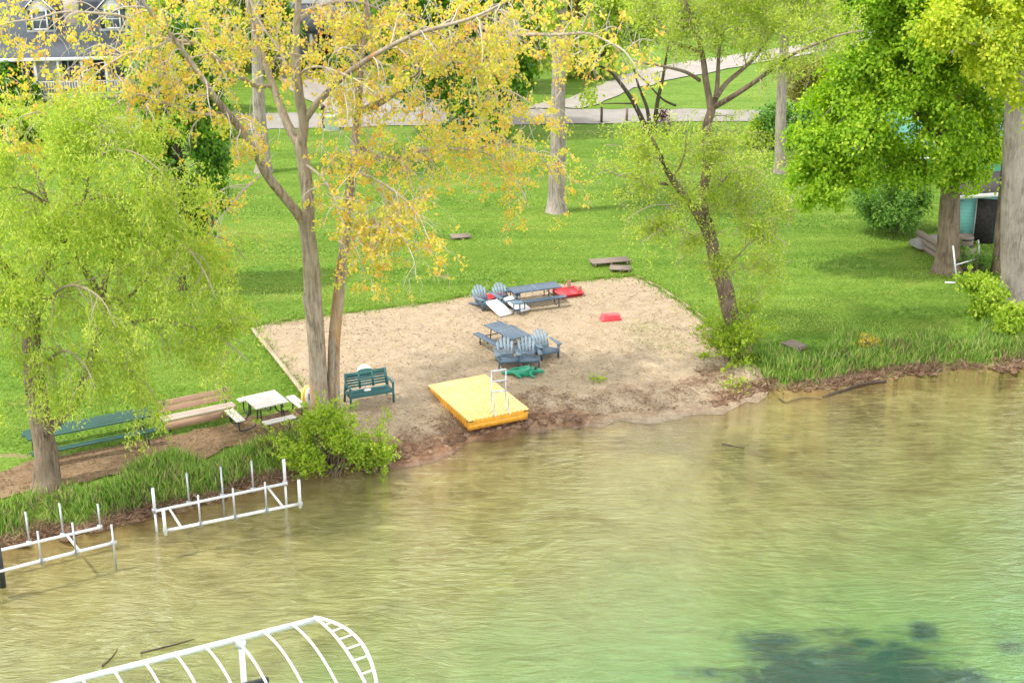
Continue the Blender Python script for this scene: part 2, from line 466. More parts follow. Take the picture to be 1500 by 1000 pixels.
def sand_mat(name='beach_sand', a=(.31, .23, .145), b=(.49, .385, .265), c3=(.60, .485, .35)):
    m, nt = new_mat(name); t = NT(nt); o = t.pos()
    big = t.noise(0.35, 4, 0.6, o, .5); mid = t.noise(2.2, 6, 0.75, o, .7); fine = t.noise(11, 5, 0.8, t.mapping(o, (1, 2.0, 1)))
    c = t.ramp(mid, [(0.25, a), (0.5, b), (0.72, c3)])
    c = t.mix(t.ramp(big, [(0.35, (0, 0, 0)), (0.7, (.55, .55, .55))]), c, b)
    c = t.mix(t.ramp(fine, [(0.36, (.8, .8, .8)), (0.50, (0, 0, 0))]), c, (.17, .115, .06))
    mos = t.noise(0.5, 6, 0.75, o, 1.0)
    c = t.mix(t.ramp(mos, [(0.60, (0, 0, 0)), (0.72, (.45, .45, .45))]), c, (.27, .24, .07))
    weed = t.attr('bare'); wn = t.math('ADD', weed, t.math('MULTIPLY', t.math('SUBTRACT', t.noise(3.2, 6, .8, o), .5), 1.6))
    c = t.mix(t.ramp(wn, [(0.55, (0, 0, 0)), (0.80, (.8, .8, .8))]), c, (.22, .21, .05))
    wet = t.attr('wet'); wt = t.math('ADD', wet, t.math('MULTIPLY', t.math('SUBTRACT', t.noise(2.5, 5, .7, o), .5), .9))
    c = t.mix(t.ramp(wt, [(0.35, (0, 0, 0)), (0.75, (.9, .9, .9))]), c, t.ramp(mid, [(.3, (.10, .045, .026)), (.5, (.24, .125, .07)), (.7, (.40, .26, .16))]))
    h = t.math('ADD', t.math('MULTIPLY', mid, 2.2), fine)
    t.out(t.bsdf(c, 0.92, 0.12, 0, t.bump(h, 1.0, 0.07)))
    return m
def bed_mat():
    m, nt = new_mat('lake_bed_silt'); t = NT(nt); o = t.pos()
    big = t.noise(0.22, 5, 0.65, o, .9); mid = t.noise(1.3, 6, 0.7, o, .6); sp = t.noise(2.6, 5, 0.75, t.mapping(o, (1, .8, 1)))
    c = t.ramp(mid, [(0.28, (.175, .128, .044)), (0.5, (.28, .212, .08)), (0.72, (.38, .297, .125))])
    c = t.mix(t.ramp(big, [(0.4, (0, 0, 0)), (0.65, (.5, .5, .5))]), c, (.28, .23, .085))
    c = t.mix(t.ramp(sp, [(0.25, (.9, .9, .9)), (0.335, (0, 0, 0))]), c, (.04, .034, .012))
    dn = t.math('ADD', t.attr('deep'), t.math('MULTIPLY', t.math('SUBTRACT', t.noise(.35, 5, .65, o, .6), .5), .8))
    c = t.mix(t.ramp(dn, [(0.2, (0, 0, 0)), (0.9, (.8, .8, .8))]), c, (.165, .225, .080))
    wd = t.attr('weed'); wn = t.math('ADD', wd, t.math('MULTIPLY', t.math('SUBTRACT', t.noise(.75, 7, .74, t.mapping(o, (.7, 1.2, 1), (0, 0, R(28))), 1.2), .5), 2.3))
    c = t.mix(t.ramp(wn, [(0.26, (0, 0, 0)), (0.78, (.94, .94, .94))]), c, (.014, .042, .040))
    br = t.attr('mud'); bn = t.math('ADD', br, t.math('MULTIPLY', t.math('SUBTRACT', t.noise(1.4, 5, .7, o), .5), 1.0))
    c = t.mix(t.ramp(bn, [(0.4, (0, 0, 0)), (0.8, (.85, .85, .85))]), c, (.15, .085, .035))
    t.out(t.bsdf(c, 0.95, 0.1, 0, t.bump(mid, 0.5, 0.08)))
    return m
M = {}
M['lawn'] = lawn_mat(); M['sand'] = sand_mat(); M['bed'] = bed_mat()
M['dirt'] = sand_mat('bare_dirt', (.17, .105, .055), (.30, .20, .115), (.40, .285, .175))
def gravel_mat(name, a, b):
    m, nt = new_mat(name); t = NT(nt); o = t.pos()
    c = t.ramp(t.noise(.6, 6, .7, o, .5), [(.3, a), (.7, b)])
    c = t.mix(t.ramp(t.noise(14, 3, .7, o), [(.35, (.5, .5, .5)), (.55, (0, 0, 0))]), c, tuple(x * .6 for x in a))
    t.out(t.bsdf(c, .9, .15, 0, t.bump(t.noise(20, 3, .7, o), .4, .02)))
    return m
M['road'] = gravel_mat('road_surface', (.235, .212, .19), (.32, .295, .27))
M['drive'] = gravel_mat('drive_concrete', (.27, .24, .21), (.37, .335, .295))

xs = np.concatenate([np.linspace(-260, -36, 34), np.arange(-35, 38, .33), np.linspace(39, 260, 34)])
ys = np.concatenate([np.linspace(-160, 22, 30), np.arange(23, 72, .30), np.arange(72.5, 150, 1.3), np.linspace(153, 700, 36)])
X, Y_ = np.meshgrid(xs, ys, indexing='xy'); nx, ny = len(xs), len(ys)
gx, gy = X.ravel(), Y_.ravel(); SD = sdist(gx, gy); gz = hgt(gx, gy)
V = np.stack([gx, gy, gz], -1)
ii = np.arange(nx - 1)[None, :] + nx * np.arange(ny - 1)[:, None]
Q = np.stack([ii, ii + 1, ii + nx + 1, ii + nx], -1).reshape(-1, 4)
qsd = SD[Q].mean(1)
def ell(x, y, u, v, ru, rv):
    """soft elliptical spot on the ground round photo pixel (u, v)"""
    c = at_z(u, v, 0.4 if v < 620 else 0.0); s = px_per_m(c)
    a = ((x - c[0]) / (ru / s)) ** 2; dv = at_z(u, v - rv, 0.4)[1] - c[1]
    return np.exp(-(a + ((y - c[1]) / max(dv, .3)) ** 2))
def sub(mask, name, mat, **attrs):
    q = Q[mask]; used, inv = np.unique(q, return_inverse=True)
    me = mesh_np(name, V[used], inv.ravel(), np.full(len(q), 4), mat, None, True, {k: a[used] for k, a in attrs.items()})
    return link(name, me, kind='structure')
bare = np.zeros(len(V))
for (u, v, ru, rv, k) in [(650, 408, 16, 6, .75), (1270, 430, 60, 12, .25), (1225, 395, 60, 10, .22), (1385, 512, 45, 14, .4), (1390, 405, 60, 18, .5),
                          (1400, 370, 60, 25, .7), (640, 432, 60, 8, .2), (420, 560, 40, 18, .35), (1080, 540, 50, 22, .55), (390, 440, 30, 20, .05),
                          (40, 690, 120, 25, .7), (700, 285, 40, 6, .6), (1140, 515, 30, 12, .4), (1460, 500, 40, 14, .5), (890, 400, 40, 8, .3), (675, 355, 26, 7, .4),
                          (1320, 460, 80, 10, .2), (1200, 470, 50, 8, .2)]:
    bare = np.maximum(bare, k * ell(gx, gy, u, v, ru, rv))
bare = np.maximum(bare, .8 * sstep(.55, .05, SD))
weed = np.zeros(len(V))
for (u, v, ru, rv, k) in [(1240, 975, 190, 50, 1.15), (1150, 945, 90, 30, .95), (1280, 950, 110, 30, 1.0), (1355, 918, 24, 26, .8), (1230, 925, 60, 18, .75), (1400, 975, 60, 18, .8), (1485, 930, 36, 20, .7),
                          (1040, 975, 90, 14, .7), (1150, 870, 40, 8, .3), (1250, 858, 60, 9, .3), (1150, 670, 12, 4, .75), (1500, 1010, 90, 30, .5), (1330, 1030, 260, 40, 1.0)]:
    c = at_z(u, v, -1.0); s = px_per_m(c); dv = at_z(u, v - rv, -1.0)[1] - c[1]
    weed = np.maximum(weed, k * np.exp(-(((gx - c[0]) / (ru / s)) ** 2 + ((gy - c[1]) / dv) ** 2)))
mud = sstep(-2.6, -.1, SD) * .62
mud = np.maximum(mud, .0)
sub(qsd > 0, 'lawn', M['lawn'], bare=bare)
sub((qsd <= 0), 'lake_bed', M['bed'], weed=weed, mud=mud, deep=sstep(3, 16, -SD))

def sheet(name, poly, mat, step=.4, off=.03, jit=.05, closed_px=True, attrs=None, minsd=None):
    P = np.array([G(u, v)[:2] for u, v in poly]) if closed_px else np.array(poly, float)
    P = densify(P, step, jit, True, 3)
    n = len(P); x0, y0 = P.min(0); x1, y1 = P.max(0)
    gx_, gy_ = np.meshgrid(np.arange(x0, x1, step), np.arange(y0, y1, step)); I = np.stack([gx_.ravel(), gy_.ravel()], -1)
    I += np.random.default_rng(5).normal(0, step * .15, I.shape)
    a, b = P, np.roll(P, -1, 0); ins = np.zeros(len(I), bool)
    for (ax, ay), (bx, by) in zip(a, b):
        c = ((ay > I[:, 1]) != (by > I[:, 1])) & (I[:, 0] < (bx - ax) * (I[:, 1] - ay) / (by - ay + 1e-12) + ax); ins ^= c
    I = I[ins]
    pts = [Vector((p[0], p[1])) for p in np.vstack([P, I])]
    r = delaunay_2d_cdt(pts, [(i, (i + 1) % n) for i in range(n)], [], 1, 1e-5)
    vv = np.array([(p[0], p[1]) for p in r[0]]); fs = r[2]
    z = hgt(vv[:, 0], vv[:, 1]) + off
    ex = {'bare': np.zeros(len(vv)), 'wet': np.zeros(len(vv))}
    if attrs: ex.update(attrs(vv[:, 0], vv[:, 1]))
    flat = []; sz = []
    for f in fs:
        f = list(f)
        A, B, C = vv[f[0]], vv[f[1]], vv[f[2]]
        if (B[0] - A[0]) * (C[1] - A[1]) - (B[1] - A[1]) * (C[0] - A[0]) < 0: f.reverse()
        flat += f; sz.append(len(f))
    me = mesh_np(name, np.column_stack([vv, z]), flat, sz, mat, None, True, ex)
    return link(name, me, kind='structure')
def beach_attr(x, y):
    sd = sdist(x, y); b = np.zeros(len(x))
    for (u, v, ru, rv, k) in [(945, 485, 60, 18, .5), (985, 505, 60, 14, .45), (1040, 480, 20, 30, .3), (900, 480, 25, 6, .4), (1010, 440, 30, 14, .25), (760, 470, 30, 6, .2)]:
        b = np.maximum(b, k * ell(x, y, u, v, ru, rv))
    wb = sstep(at_z(830, 600)[0], at_z(900, 600)[0], x)
    wet = .8 * sstep(1.5, .1, sd) * (1 - wb) + wb * (.38 * sstep(.55, .0, sd) + .46 * np.exp(-((sd - 1.6) / .5) ** 2) + .06)
    return {'bare': b, 'wet': wet}
sheet('sand_beach', [(366, 479), (420, 471), (480, 463), (560, 453), (640, 443), (700, 431), (760, 422), (820, 415), (880, 409), (931, 405), (962, 421), (1000, 446),
    (1030, 468), (1048, 495), (1075, 520), (1105, 533), (1128, 548), (1120, 581), (1096, 589), (1071, 601), (1040, 608), (980, 616), (912, 621), (848, 628), (784, 631), (740, 640),
    (680, 654), (636, 675), (580, 686), (540, 685), (505, 660), (470, 640), (455, 612), (452, 590), (428, 556), (398, 518)], M['sand'], .33, .035, .10, attrs=beach_attr)
sheet('dirt_path', [(-60, 708), (0, 694), (60, 676), (130, 660), (200, 648), (240, 640), (330, 624), (372, 612), (410, 604), (452, 594), (462, 612), (480, 650), (430, 660), (400, 650), (340, 655), (290, 672), (230, 684),
    (150, 700), (60, 718), (-60, 740)], M['dirt'], .4, .03, .10)
sheet('road', [(-900, 205), (-300, 200), (200, 196), (400, 190), (560, 186), (760, 184), (900, 181), (1060, 178), (1240, 182), (1700, 190), (2200, 196), (2200, 176), (1700, 170), (1240, 164), (1060, 161), (900, 160), (700, 161), (560, 163),
    (400, 167), (200, 172), (-300, 178), (-900, 184)], M['road'], 1.0, .04, .10)
sheet('concrete_driveway', [(404, 112), (430, 106), (470, 118), (520, 126), (570, 128), (640, 146), (720, 158), (700, 162), (560, 164.4), (480, 166), (455, 150), (430, 136)], M['drive'], .8, .06, .05)
sheet('gravel_path', [(760, 159), (830, 146), (875, 128), (910, 112), (960, 99), (1040, 86), (1100, 79), (1180, 64), (1252, 48), (1400, 30), (1400, 45), (1262, 63), (1190, 80), (1110, 93), (1060, 104), (1000, 114), (930, 130), (880, 152), (850, 160)], M['drive'], .8, .06, .12)

# water: a closed body, clear, tinted by what it absorbs
def water_mat():
    m, nt = new_mat('lake_water'); t = NT(nt); o = t.pos()
    w1 = t.noise(1.5, 5, .60, t.mapping(o, (.75, 2.5, 1), (0, 0, R(-16))), .9)
    w2 = t.noise(7.5, 3, .65, t.mapping(o, (1.0, 1.7, 1), (0, 0, R(25))), .6)
    w3 = t.noise(.35, 3, .5, o, 1.0)
    amp = t.ramp(t.noise(.16, 4, .55, o, 1.2), [(.35, (.30, .30, .30)), (.65, (1.0, 1.0, 1.0))])
    h = t.math('ADD', t.math('MULTIPLY', t.math('ADD', w1, t.math('MULTIPLY', w2, .30)), amp), t.math('MULTIPLY', w3, 1.2))
    nb = t.bump(h, 1.0, .085)
    fr = t.n('ShaderNodeFresnel'); fr.inputs[0].default_value = 1.48; t.set(fr.inputs['Normal'], nb)
    tr = t.n('ShaderNodeBsdfTransparent'); tr.inputs[0].default_value = (.985, .99, .985, 1)
    gl = t.n('ShaderNodeBsdfGlossy'); gl.inputs['Roughness'].default_value = .05; t.set(gl.inputs['Normal'], nb)
    bf = t.n('ShaderNodeNewGeometry').outputs['Backfacing']
    mx = t.n('ShaderNodeMixShader'); t.set(mx.inputs[0], t.math('MULTIPLY', fr.outputs[0], t.math('SUBTRACT', 1.0, bf)))
    nt.links.new(tr.outputs[0], mx.inputs[1]); nt.links.new(gl.outputs[0], mx.inputs[2])
    va = t.n('ShaderNodeVolumeAbsorption'); va.inputs['Color'].default_value = (.06, .88, .60, 1); va.inputs['Density'].default_value = .155
    t.out(mx.outputs[0], va.outputs[0])
    return m
M['water'] = water_mat()
wm = MB(); wm.box((0, -10, -1.6), (520, 300, 3.2))      # runs on under the bank, hidden by the land
wo = wm.build('water', M['water'], kind='structure')

# ---------------------------------------------------------------- furniture and beach things
M['chair'] = plain('slate_blue_plastic', (.088, .135, .18), .45, .4, var=.15, dirt=(.14, .19, .22))
M['chair_pale'] = plain('faded_blue_plastic', (.20, .27, .33), .5, .4, var=.18, dirt=(.22, .26, .29))
M['table_top'] = plain('dark_blue_table', (.05, .08, .12), .45, .4, var=.2, dirt=(.14, .18, .22))
M['metal_dark'] = plain('black_metal', (.025, .028, .032), .5, .5)
M['green_bench'] = plain('green_painted_wood', (.025, .105, .105), .5, .4, var=.2, dirt=(.05, .15, .15))
M['green_old'] = wood('weathered_green_wood', (.036, .088, .068), (.02, .055, .042), .8)
M['white_board'] = plain('white_plastic', (.80, .80, .80), .4, .5, var=.04)
M['white_wood'] = wood('white_painted_boards', (.56, .53, .50), (.36, .33, .30), .7)
M['pale_wood'] = wood('sun_bleached_boards', (.44, .36, .31), (.29, .22, .18), .8)
M['pink_wood'] = wood('weathered_cedar', (.42, .27, .19), (.27, .15, .10), .8)
M['grey_wood'] = wood('grey_weathered_boards', (.24, .19, .155), (.12, .09, .07), .9)
M['red'] = plain('red_plastic', (.62, .035, .045), .4, .5, var=.15, dirt=(.55, .12, .11))
M['croc'] = plain('green_plastic', (.012, .21, .115), .4, .5, var=.25, scale=9)
M['alu'] = plain('aluminium_tube', (.55, .57, .62), .35, .5, .6, var=.08)
M['white_paint'] = plain('white_painted_metal', (.68, .68, .69), .4, .5, 0, var=.12, dirt=(.50, .48, .44))
M['grey_steel'] = plain('grey_steel_post', (.42, .43, .45), .4, .5, .4, var=.12)
M['orange'] = plain('orange_plastic', (.78, .36, .025), .5, .4, var=.12, dirt=(.55, .26, .04))
M['yellow_white'] = plain('yellow_foam', (.80, .55, .13), .5, .4)

def yaw_px(u0, v0, u1, v1):
    a, b = G(u0, v0), G(u1, v1); return math.atan2(b[1] - a[1], b[0] - a[0])

def make_adirondack():
    root = thing('adirondack_chair', 'x', 'garden chair')
    m = M['chair']
    seat = MB()
    for i in range(5):                                   # seat boards, front high, back low
        f = i / 4; y = -.42 + f * .56; z = .37 - f * .15
        seat.box((0, y, z), (.54, .125, .022), Matrix.Rotation(-.26, 3, 'X'))
    seat.box((0, -.485, .31), (.56, .022, .15))
    seat.build('seat', m, root)
    bk = MB()
    n = 5
    for i in range(n):
        s = (i - 2); x0 = s * .098; x1 = s * .118
        h = .80 - .045 * s * s
        p0 = Vector((x0, .13, .20)); d = Vector((x1 - x0, .36, .80)).normalized(); p1 = p0 + d * h
        bk.beam(p0, p1, .082, .02, (0, -1, .4))
        bk.lathe([(0.0, -.012), (.041, -.012), (.041, .01), (0, .01)], 8, (0, 0, 0)) if False else None
        e = p1 + d * .025; bk.beam(p1, e, .055, .02, (0, -1, .4))
    bk.beam((-.26, .20, .34), (.26, .20, .34), .03, .06); bk.beam((-.28, .33, .62), (.28, .33, .62), .03, .05)
    bk.build('backrest', M['chair_pale'], root)
    for sx in (-1, 1):
        a = MB(); x = sx * .335
        a.prof([(-.52, -.085), (-.50, .055), (-.35, .07), (.25, .04), (.30, .0), (.30, -.03), (-.35, -.075)], .024, lambda p, q, r: (x + sx * q, p, .565 + r))
        a.box((x - sx * .01, -.37, .51), (.024, .12, .08))
        a.build('armrest', m, root)
        l = MB(); l.box((x - sx * .045, -.41, .275), (.03, .12, .55)); l.build('front_leg', m, root)
        b = MB()
        b.prof([(-.46, .40), (-.46, .27), (.30, .02), (.58, .0), (.60, .05), (.15, .23)], .028, lambda p, q, r: (sx * .262 + r, p, q))
        b.build('back_leg', m, root)
    return root
CH = [  # u, v of the foot centre, facing pixel offset, label
    (709, 450, (18, 9), 'slate blue slatted garden chair on the sand with a red sled behind it'),
    (738, 447, (16, 9), 'slate blue slatted chair on the sand touching the end of the long blue table'),
    (742, 534, (9, 22), 'slate blue slatted garden chair on the sand, above the tail end of the green crocodile'),
    (773, 533, (7, 22), 'slate blue slatted garden chair squeezed between two others, above the head of the green crocodile'),
    (797, 521, (18, 14), 'slate blue slatted garden chair set apart by the long side of the blue table, turned furthest from the water'),
]
proto = make_adirondack()
CH[4] = CH[4][:3] + ('slate blue slatted chair beside the end-on blue table, not behind the green crocodile',)
for i, (u, v, d, lab) in enumerate(CH):
    o = proto if i == 0 else copy_tree(proto)
    p = G(u, v); q = G(u + d[0], v + d[1])
    o.scale = (1.12, 1.0, .86 if i > 1 else .78); o.location = p + np.array([0, 0, .035]); o.rotation_euler.z = math.atan2(q[1] - p[1], q[0] - p[0]) + PI / 2
    tag(o, lab, 'garden chair', 'slatted chairs on the beach')

def picnic(name, label, cat, L, W, H, loc, rz, top_m, leg_m, boards=1, seam=True, group=None, bench_out=.33, bw=.26):
    r = thing(name, label, cat, loc, rz, group)
    t_ = MB()
    bwid = W / boards
    for i in range(boards): t_.box((0, -W / 2 + bwid * (i + .5), H), (L, bwid - (.012 if boards > 1 else 0), .04))
    t_.build('table_top', top_m, r, .008)
    if seam:
        s = MB(); s.box((0, 0, H + .0215), (.018, W - .04, .006)); s.build('seam', M['chair_pale'], r)
    for sy in (-1, 1):
        b = MB(); y = sy * (W / 2 + bench_out)
        nb = 2 if boards > 1 else 1
        for k in range(nb): b.box((0, y + (k - (nb - 1) / 2) * bw / nb, H * .62), (L, bw / nb - (.012 if nb > 1 else 0), .04))
        b.build('bench_seat', top_m, r, .006)
    for sx in (-1, 1):
        f = MB(); x = sx * (L / 2 - .28)
        for sy in (-1, 1):
            f.tube([(x, sy * .22, H - .02), (x, sy * .26, .06), (x, sy * (W / 2 + .1), .02)], .02, 6)
            f.tube([(x, sy * .26, .30), (x, sy * (W / 2 + bench_out), H * .6)], .018, 6)
            f.tube([(x, sy * (W / 2 + bench_out), H * .6), (x, sy * (W / 2 + bench_out), .0)], .02, 6)
        f.tube([(x, -.24, .30), (x, .24, .30)], .018, 6)
        f.build('leg_frame', leg_m, r)
    return r
def mid(*px):
    P = np.array([G(u, v) for u, v in px]); return P.mean(0)
rz = yaw_px(748, 441, 820, 431)
picnic('picnic_table', 'long dark blue picnic table with benches beside the red sand tray', 'picnic table', 1.95, .72, .64, G(783, 446) + [0, 0, .035], rz, M['table_top'], M['metal_dark'], group='blue picnic tables')
rz2 = yaw_px(716, 500, 748, 521)
picnic('picnic_table', 'dark blue picnic table standing end-on behind three slatted chairs and the crocodile', 'picnic table', 1.75, .70, .60, G(741, 509) + [0, 0, .035], rz2, M['table_top'], M['metal_dark'], group='blue picnic tables')

# round side table
st = thing('side_table', 'small round blue side table standing before the white boards', 'side table', G(757, 461) + [0, 0, .03])
b = MB(); b.lathe([(0, .44), (.225, .44), (.235, .455), (.235, .47), (.225, .48), (0, .48)], 28); b.build('table_top', M['chair'], st)
for k in range(4):
    a = PI / 4 + k * PI / 2; x, y = .15 * math.cos(a), .15 * math.sin(a)
    l = MB(); l.beam((x * 1.15, y * 1.15, 0), (x, y, .44), .05, .03); l.build('leg', M['chair'], st)
b = MB(); b.beam((-.12, -.12, .14), (.12, .12, .14), .03, .04); b.beam((-.12, .12, .142), (.12, -.12, .142), .03, .04); b.build('stretcher', M['chair'], st)

# two white boards leaning on the chairs' fronts
def board(u, v, rz, lab):
    r = thing('leaning_board', lab, 'board', G(u, v) + [0, 0, .03], rz, 'white boards by the chairs')
    b = MB(); L, W, c = .98, .60, .08
    pl = []
    for cx, cy, a0 in ((W / 2 - c, L / 2 - c, 0), (-W / 2 + c, L / 2 - c, 90), (-W / 2 + c, -L / 2 + c, 180), (W / 2 - c, -L / 2 + c, 270)):
        for k in range(4): a = R(a0 + k * 30); pl.append((cx + c * math.cos(a), cy + c * math.sin(a)))
    rot = Matrix.Rotation(R(17), 3, 'X')
    b.prof(pl, .04, lambda p, q, s: tuple(rot @ Vector((p, q, s)) + Vector((0, 0, .19))))
    b.build('panel', M['white_board'], r)
    for sx in (-1, 1):
        f = MB(); f.tube([(sx * .22, .42, .29), (sx * .22, .50, .0)], .015, 6); f.build('prop_leg', M['alu'], r)
yb = yaw_px(716, 447, 742, 459) + PI / 2
board(731, 459, yb, 'white round-cornered board propped before the chair with the red sled')
board(757, 453, yb + .05, 'white round-cornered board lying partly behind the round side table')

# red sled behind a chair, red sand tray with wooden posts, red overturned tub
def tub(name, lab, cat, u, v, L, W, h, rz, flip=False, taper=.82):
    r = thing(name, lab, cat, G(u, v) + [0, 0, .03], rz)
    b = MB(); vs = []
    def ring(l, w, z, c=.09, n=4):
        o = []
        for cx, cy, a0 in ((l / 2 - c, w / 2 - c, 0), (-l / 2 + c, w / 2 - c, 90), (-l / 2 + c, -w / 2 + c, 180), (l / 2 - c, -w / 2 + c, 270)):
            for k in range(n): a = R(a0 + k * 90 / (n - 1)); o.append((cx + c * math.cos(a), cy + c * math.sin(a), z))
        return o
    if flip: rs = [ring(L, W, 0), ring(L, W, .03), ring(L * .95, W * .93, .035), ring(L * taper, W * taper, h - .02), ring(L * taper * .95, W * taper * .93, h)]
    else: rs = [ring(L * taper, W * taper, 0), ring(L * .96, W * .94, h - .03), ring(L * 1.04, W * 1.05, h - .025), ring(L * 1.04, W * 1.05, h), ring(L * .95, W * .93, h), ring(L * taper * .95, W * taper * .93, .04)]
    n = len(rs[0]); V_ = [p for q in rs for p in q]; fs = []
    for i in range(len(rs) - 1):
        for j in range(n): fs.append((i * n + j, i * n + (j + 1) % n, (i + 1) * n + (j + 1) % n, (i + 1) * n + j))
    fs.append(list(range(n))[::-1]); fs.append(list(range((len(rs) - 1) * n, len(rs) * n)))
    b.add(V_, fs); b.build('shell', M['red'], r)
    return r
tub('sled', 'red plastic sled lying on the sand behind two slatted chairs', 'sled', 721, 441, 1.15, .5, .18, yaw_px(700, 446, 745, 438))
tb = tub('sandbox', 'shallow red sand tray with wooden corner boards at the end of the long blue table', 'sandbox', 832, 432, 1.0, .85, .15, yaw_px(815, 437, 848, 432), taper=.9)
for x, y, hh in ((.22, .38, .42), (-.40, .38, .34), (.45, -.1, .30)):
    b = MB(); b.box((x, y, hh / 2), (.16, .03, hh)); b.build('corner_board', M['pink_wood'], tb, .006)
b = MB()
for k in range(4): b.box((0, -.27 + k * .18, .085), (.86, .15, .03))
b.build('floor_board', M['red'], tb)
ot = tub('overturned_tub', 'red plastic tub lying upside down alone on the open sand', 'tub', 894, 469, .78, .42, .2, yaw_px(878, 471, 909, 468), True, .86)
b = MB(); b.tube([(-.36, -.2, .05), (.36, -.2, .05)], .012, 6); b.build('rim', M['red'], ot)

# crocodile toy: body, tail, legs grown as one surface
def croc():
    r = thing('toy_crocodile', 'green plastic toy crocodile lying on the sand before the slatted chairs', 'toy', G(767, 551) + [0, 0, .03], yaw_px(738, 545, 796, 542))
    me = bpy.data.meshes.new('croc_skin')
    pts = [(0, 0, .16, .15, .12), (.18, .01, .16, .15, .12), (.33, .01, .16, .11, .10), (.46, .0, .15, .085, .075), (.62, -.01, .13, .055, .05), (.70, -.01, .125, .045, .04),
           (-.2, .01, .15, .13, .11), (-.36, .05, .13, .10, .085), (-.52, .10, .10, .065, .06), (-.66, .10, .09, .04, .045), (-.74, .06, .09, .022, .03)]
    ed = [(0, 1), (1, 2), (2, 3), (3, 4), (4, 5), (0, 6), (6, 7), (7, 8), (8, 9), (9, 10)]
    for x, sy in ((.22, -1), (.22, 1), (-.22, -1), (-.22, 1)):
        i = len(pts); pts += [(x - .02, sy * .17, .12, .06, .05), (x + .05, sy * .24, .05, .045, .04), (x + .13, sy * .26, .035, .04, .03)]
        ed += [(1 if x > 0 else 6, i), (i, i + 1), (i + 1, i + 2)]
    i = len(pts); pts += [(.40, -.055, .235, .035, .03), (.40, .055, .235, .035, .03)]; ed += [(2, i), (2, i + 1)]
    me.from_pydata([p[:3] for p in pts], ed, [])
    o = link('body', me, r); sk = o.modifiers.new('Skin', 'SKIN')
    for d, p in zip(me.skin_vertices[0].data, pts): d.radius = (p[3] * 1.25, p[4] * 1.25)
    me.skin_vertices[0].data[0].use_root = True
    s = o.modifiers.new('Sub', 'SUBSURF'); s.levels = 2; s.render_levels = 2
    me.materials.append(M['croc'])
    for q in (-1, 1):
        e = MB(); e.lathe([(0, -.02), (.016, -.012), (.02, 0), (.016, .012), (0, .02)], 8, (.425, q * .06, .255)); e.build('eye', M['metal_dark'], r)
    g = MB(); Q_ = [(.30, .0, .27), (.1, .01, .30), (-.1, .01, .295), (-.3, .03, .26), (-.45, .08, .19)]
    Qs = spline(Q_, 5); g.tube(Qs, .018 + .012 * np.abs(np.sin(np.arange(len(Qs)) * 1.6)), 6); g.build('back_ridge', M['croc'], r)
croc()

# park bench
pb = thing('park_bench', 'dark green slatted park bench on the sand beside the two-stemmed tree', 'bench', G(542, 591) + [0, 0, .03], yaw_px(508, 596, 577, 584))
b = MB()
for k in range(4): b.box((0, -.20 + k * .13, .44 - k * .012), (1.36, .115, .03))
b.box((0, -.275, .40), (1.36, .025, .09)); b.build('seat', M['green_bench'], pb, .005)
b = MB(); rotb = Matrix.Rotation(R(-14), 3, 'X')
def bkp(x, h): return (x, .27 + h * math.sin(R(14)), .46 + h * math.cos(R(14)))
for i, h in enumerate((.06, .145, .23, .315)): b.box(bkp(0, h), (1.24, .022, .06), rotb)
b.box(bkp(0, .43), (1.36, .028, .15), rotb)
for x in (-.66, -.22, .22, .66): b.box(bkp(x, .24), (.07, .03, .52), rotb)
b.prof([(-.26, 0), (.26, 0), (.2, .04), (.1, .06), (-.1, .06), (-.2, .04)], .024, lambda p, q, s: tuple(Vector(bkp(p, .505 + q)) + Vector((0, s, 0))))
b.build('backrest', M['green_bench'], pb)
for sx in (-1, 1):
    b = MB(); x = sx * .70
    b.box((x, .02, .665), (.07, .62, .03)); b.build('armrest', M['green_bench'], pb, .005)
    b = MB(); b.beam((x, -.26, 0), (x, -.24, .65), .06, .05); b.build('front_leg', M['green_bench'], pb)
    b = MB(); b.beam((x, .42, 0), (x, .26, .66), .06, .05); b.beam((x, -.24, .38), (x, .30, .36), .045, .07); b.build('back_leg', M['green_bench'], pb)
def on(root, p): 
    bpy.context.view_layer.update(); return root.matrix_world @ Vector(p)
tw = MB(); tw.prof([(-.10, -.05), (.09, -.06), (.12, .0), (.08, .06), (-.06, .07), (-.12, .02)], .05, lambda p, q, s: (p, q, s))
o = tw.build('white_sandal', M['white_board'], None, .015); tag(o, 'small white sandal left on the seat of the green park bench', 'sandal'); o.location = on(pb, (-.08, -.05, .478)); o.rotation_euler.z = .5
fr = MB(); fr.lathe([(0, .0), (.20, .0), (.235, -.015), (.25, -.05), (.24, -.05), (.22, -.02), (0, -.012)], 24)
o = fr.build('flying_disc', M['white_board'], None, 0, True); tag(o, 'white round disc leaning behind the top of the green bench', 'flying disc'); o.location = on(pb, (0.02, .475, .86)); o.rotation_euler = (R(78), 0, pb.rotation_euler.z)
fp = MB(); fp.tube([(.0, .02, -.85), (.0, .0, -.2)], .012, 6)
fp.tube([(-.08, -.0, -.2), (.08, .0, -.2)], .012, 6)
fpo = fp.build('stake', M['grey_steel'], o); fpo.rotation_euler = (R(-78), 0, 0)

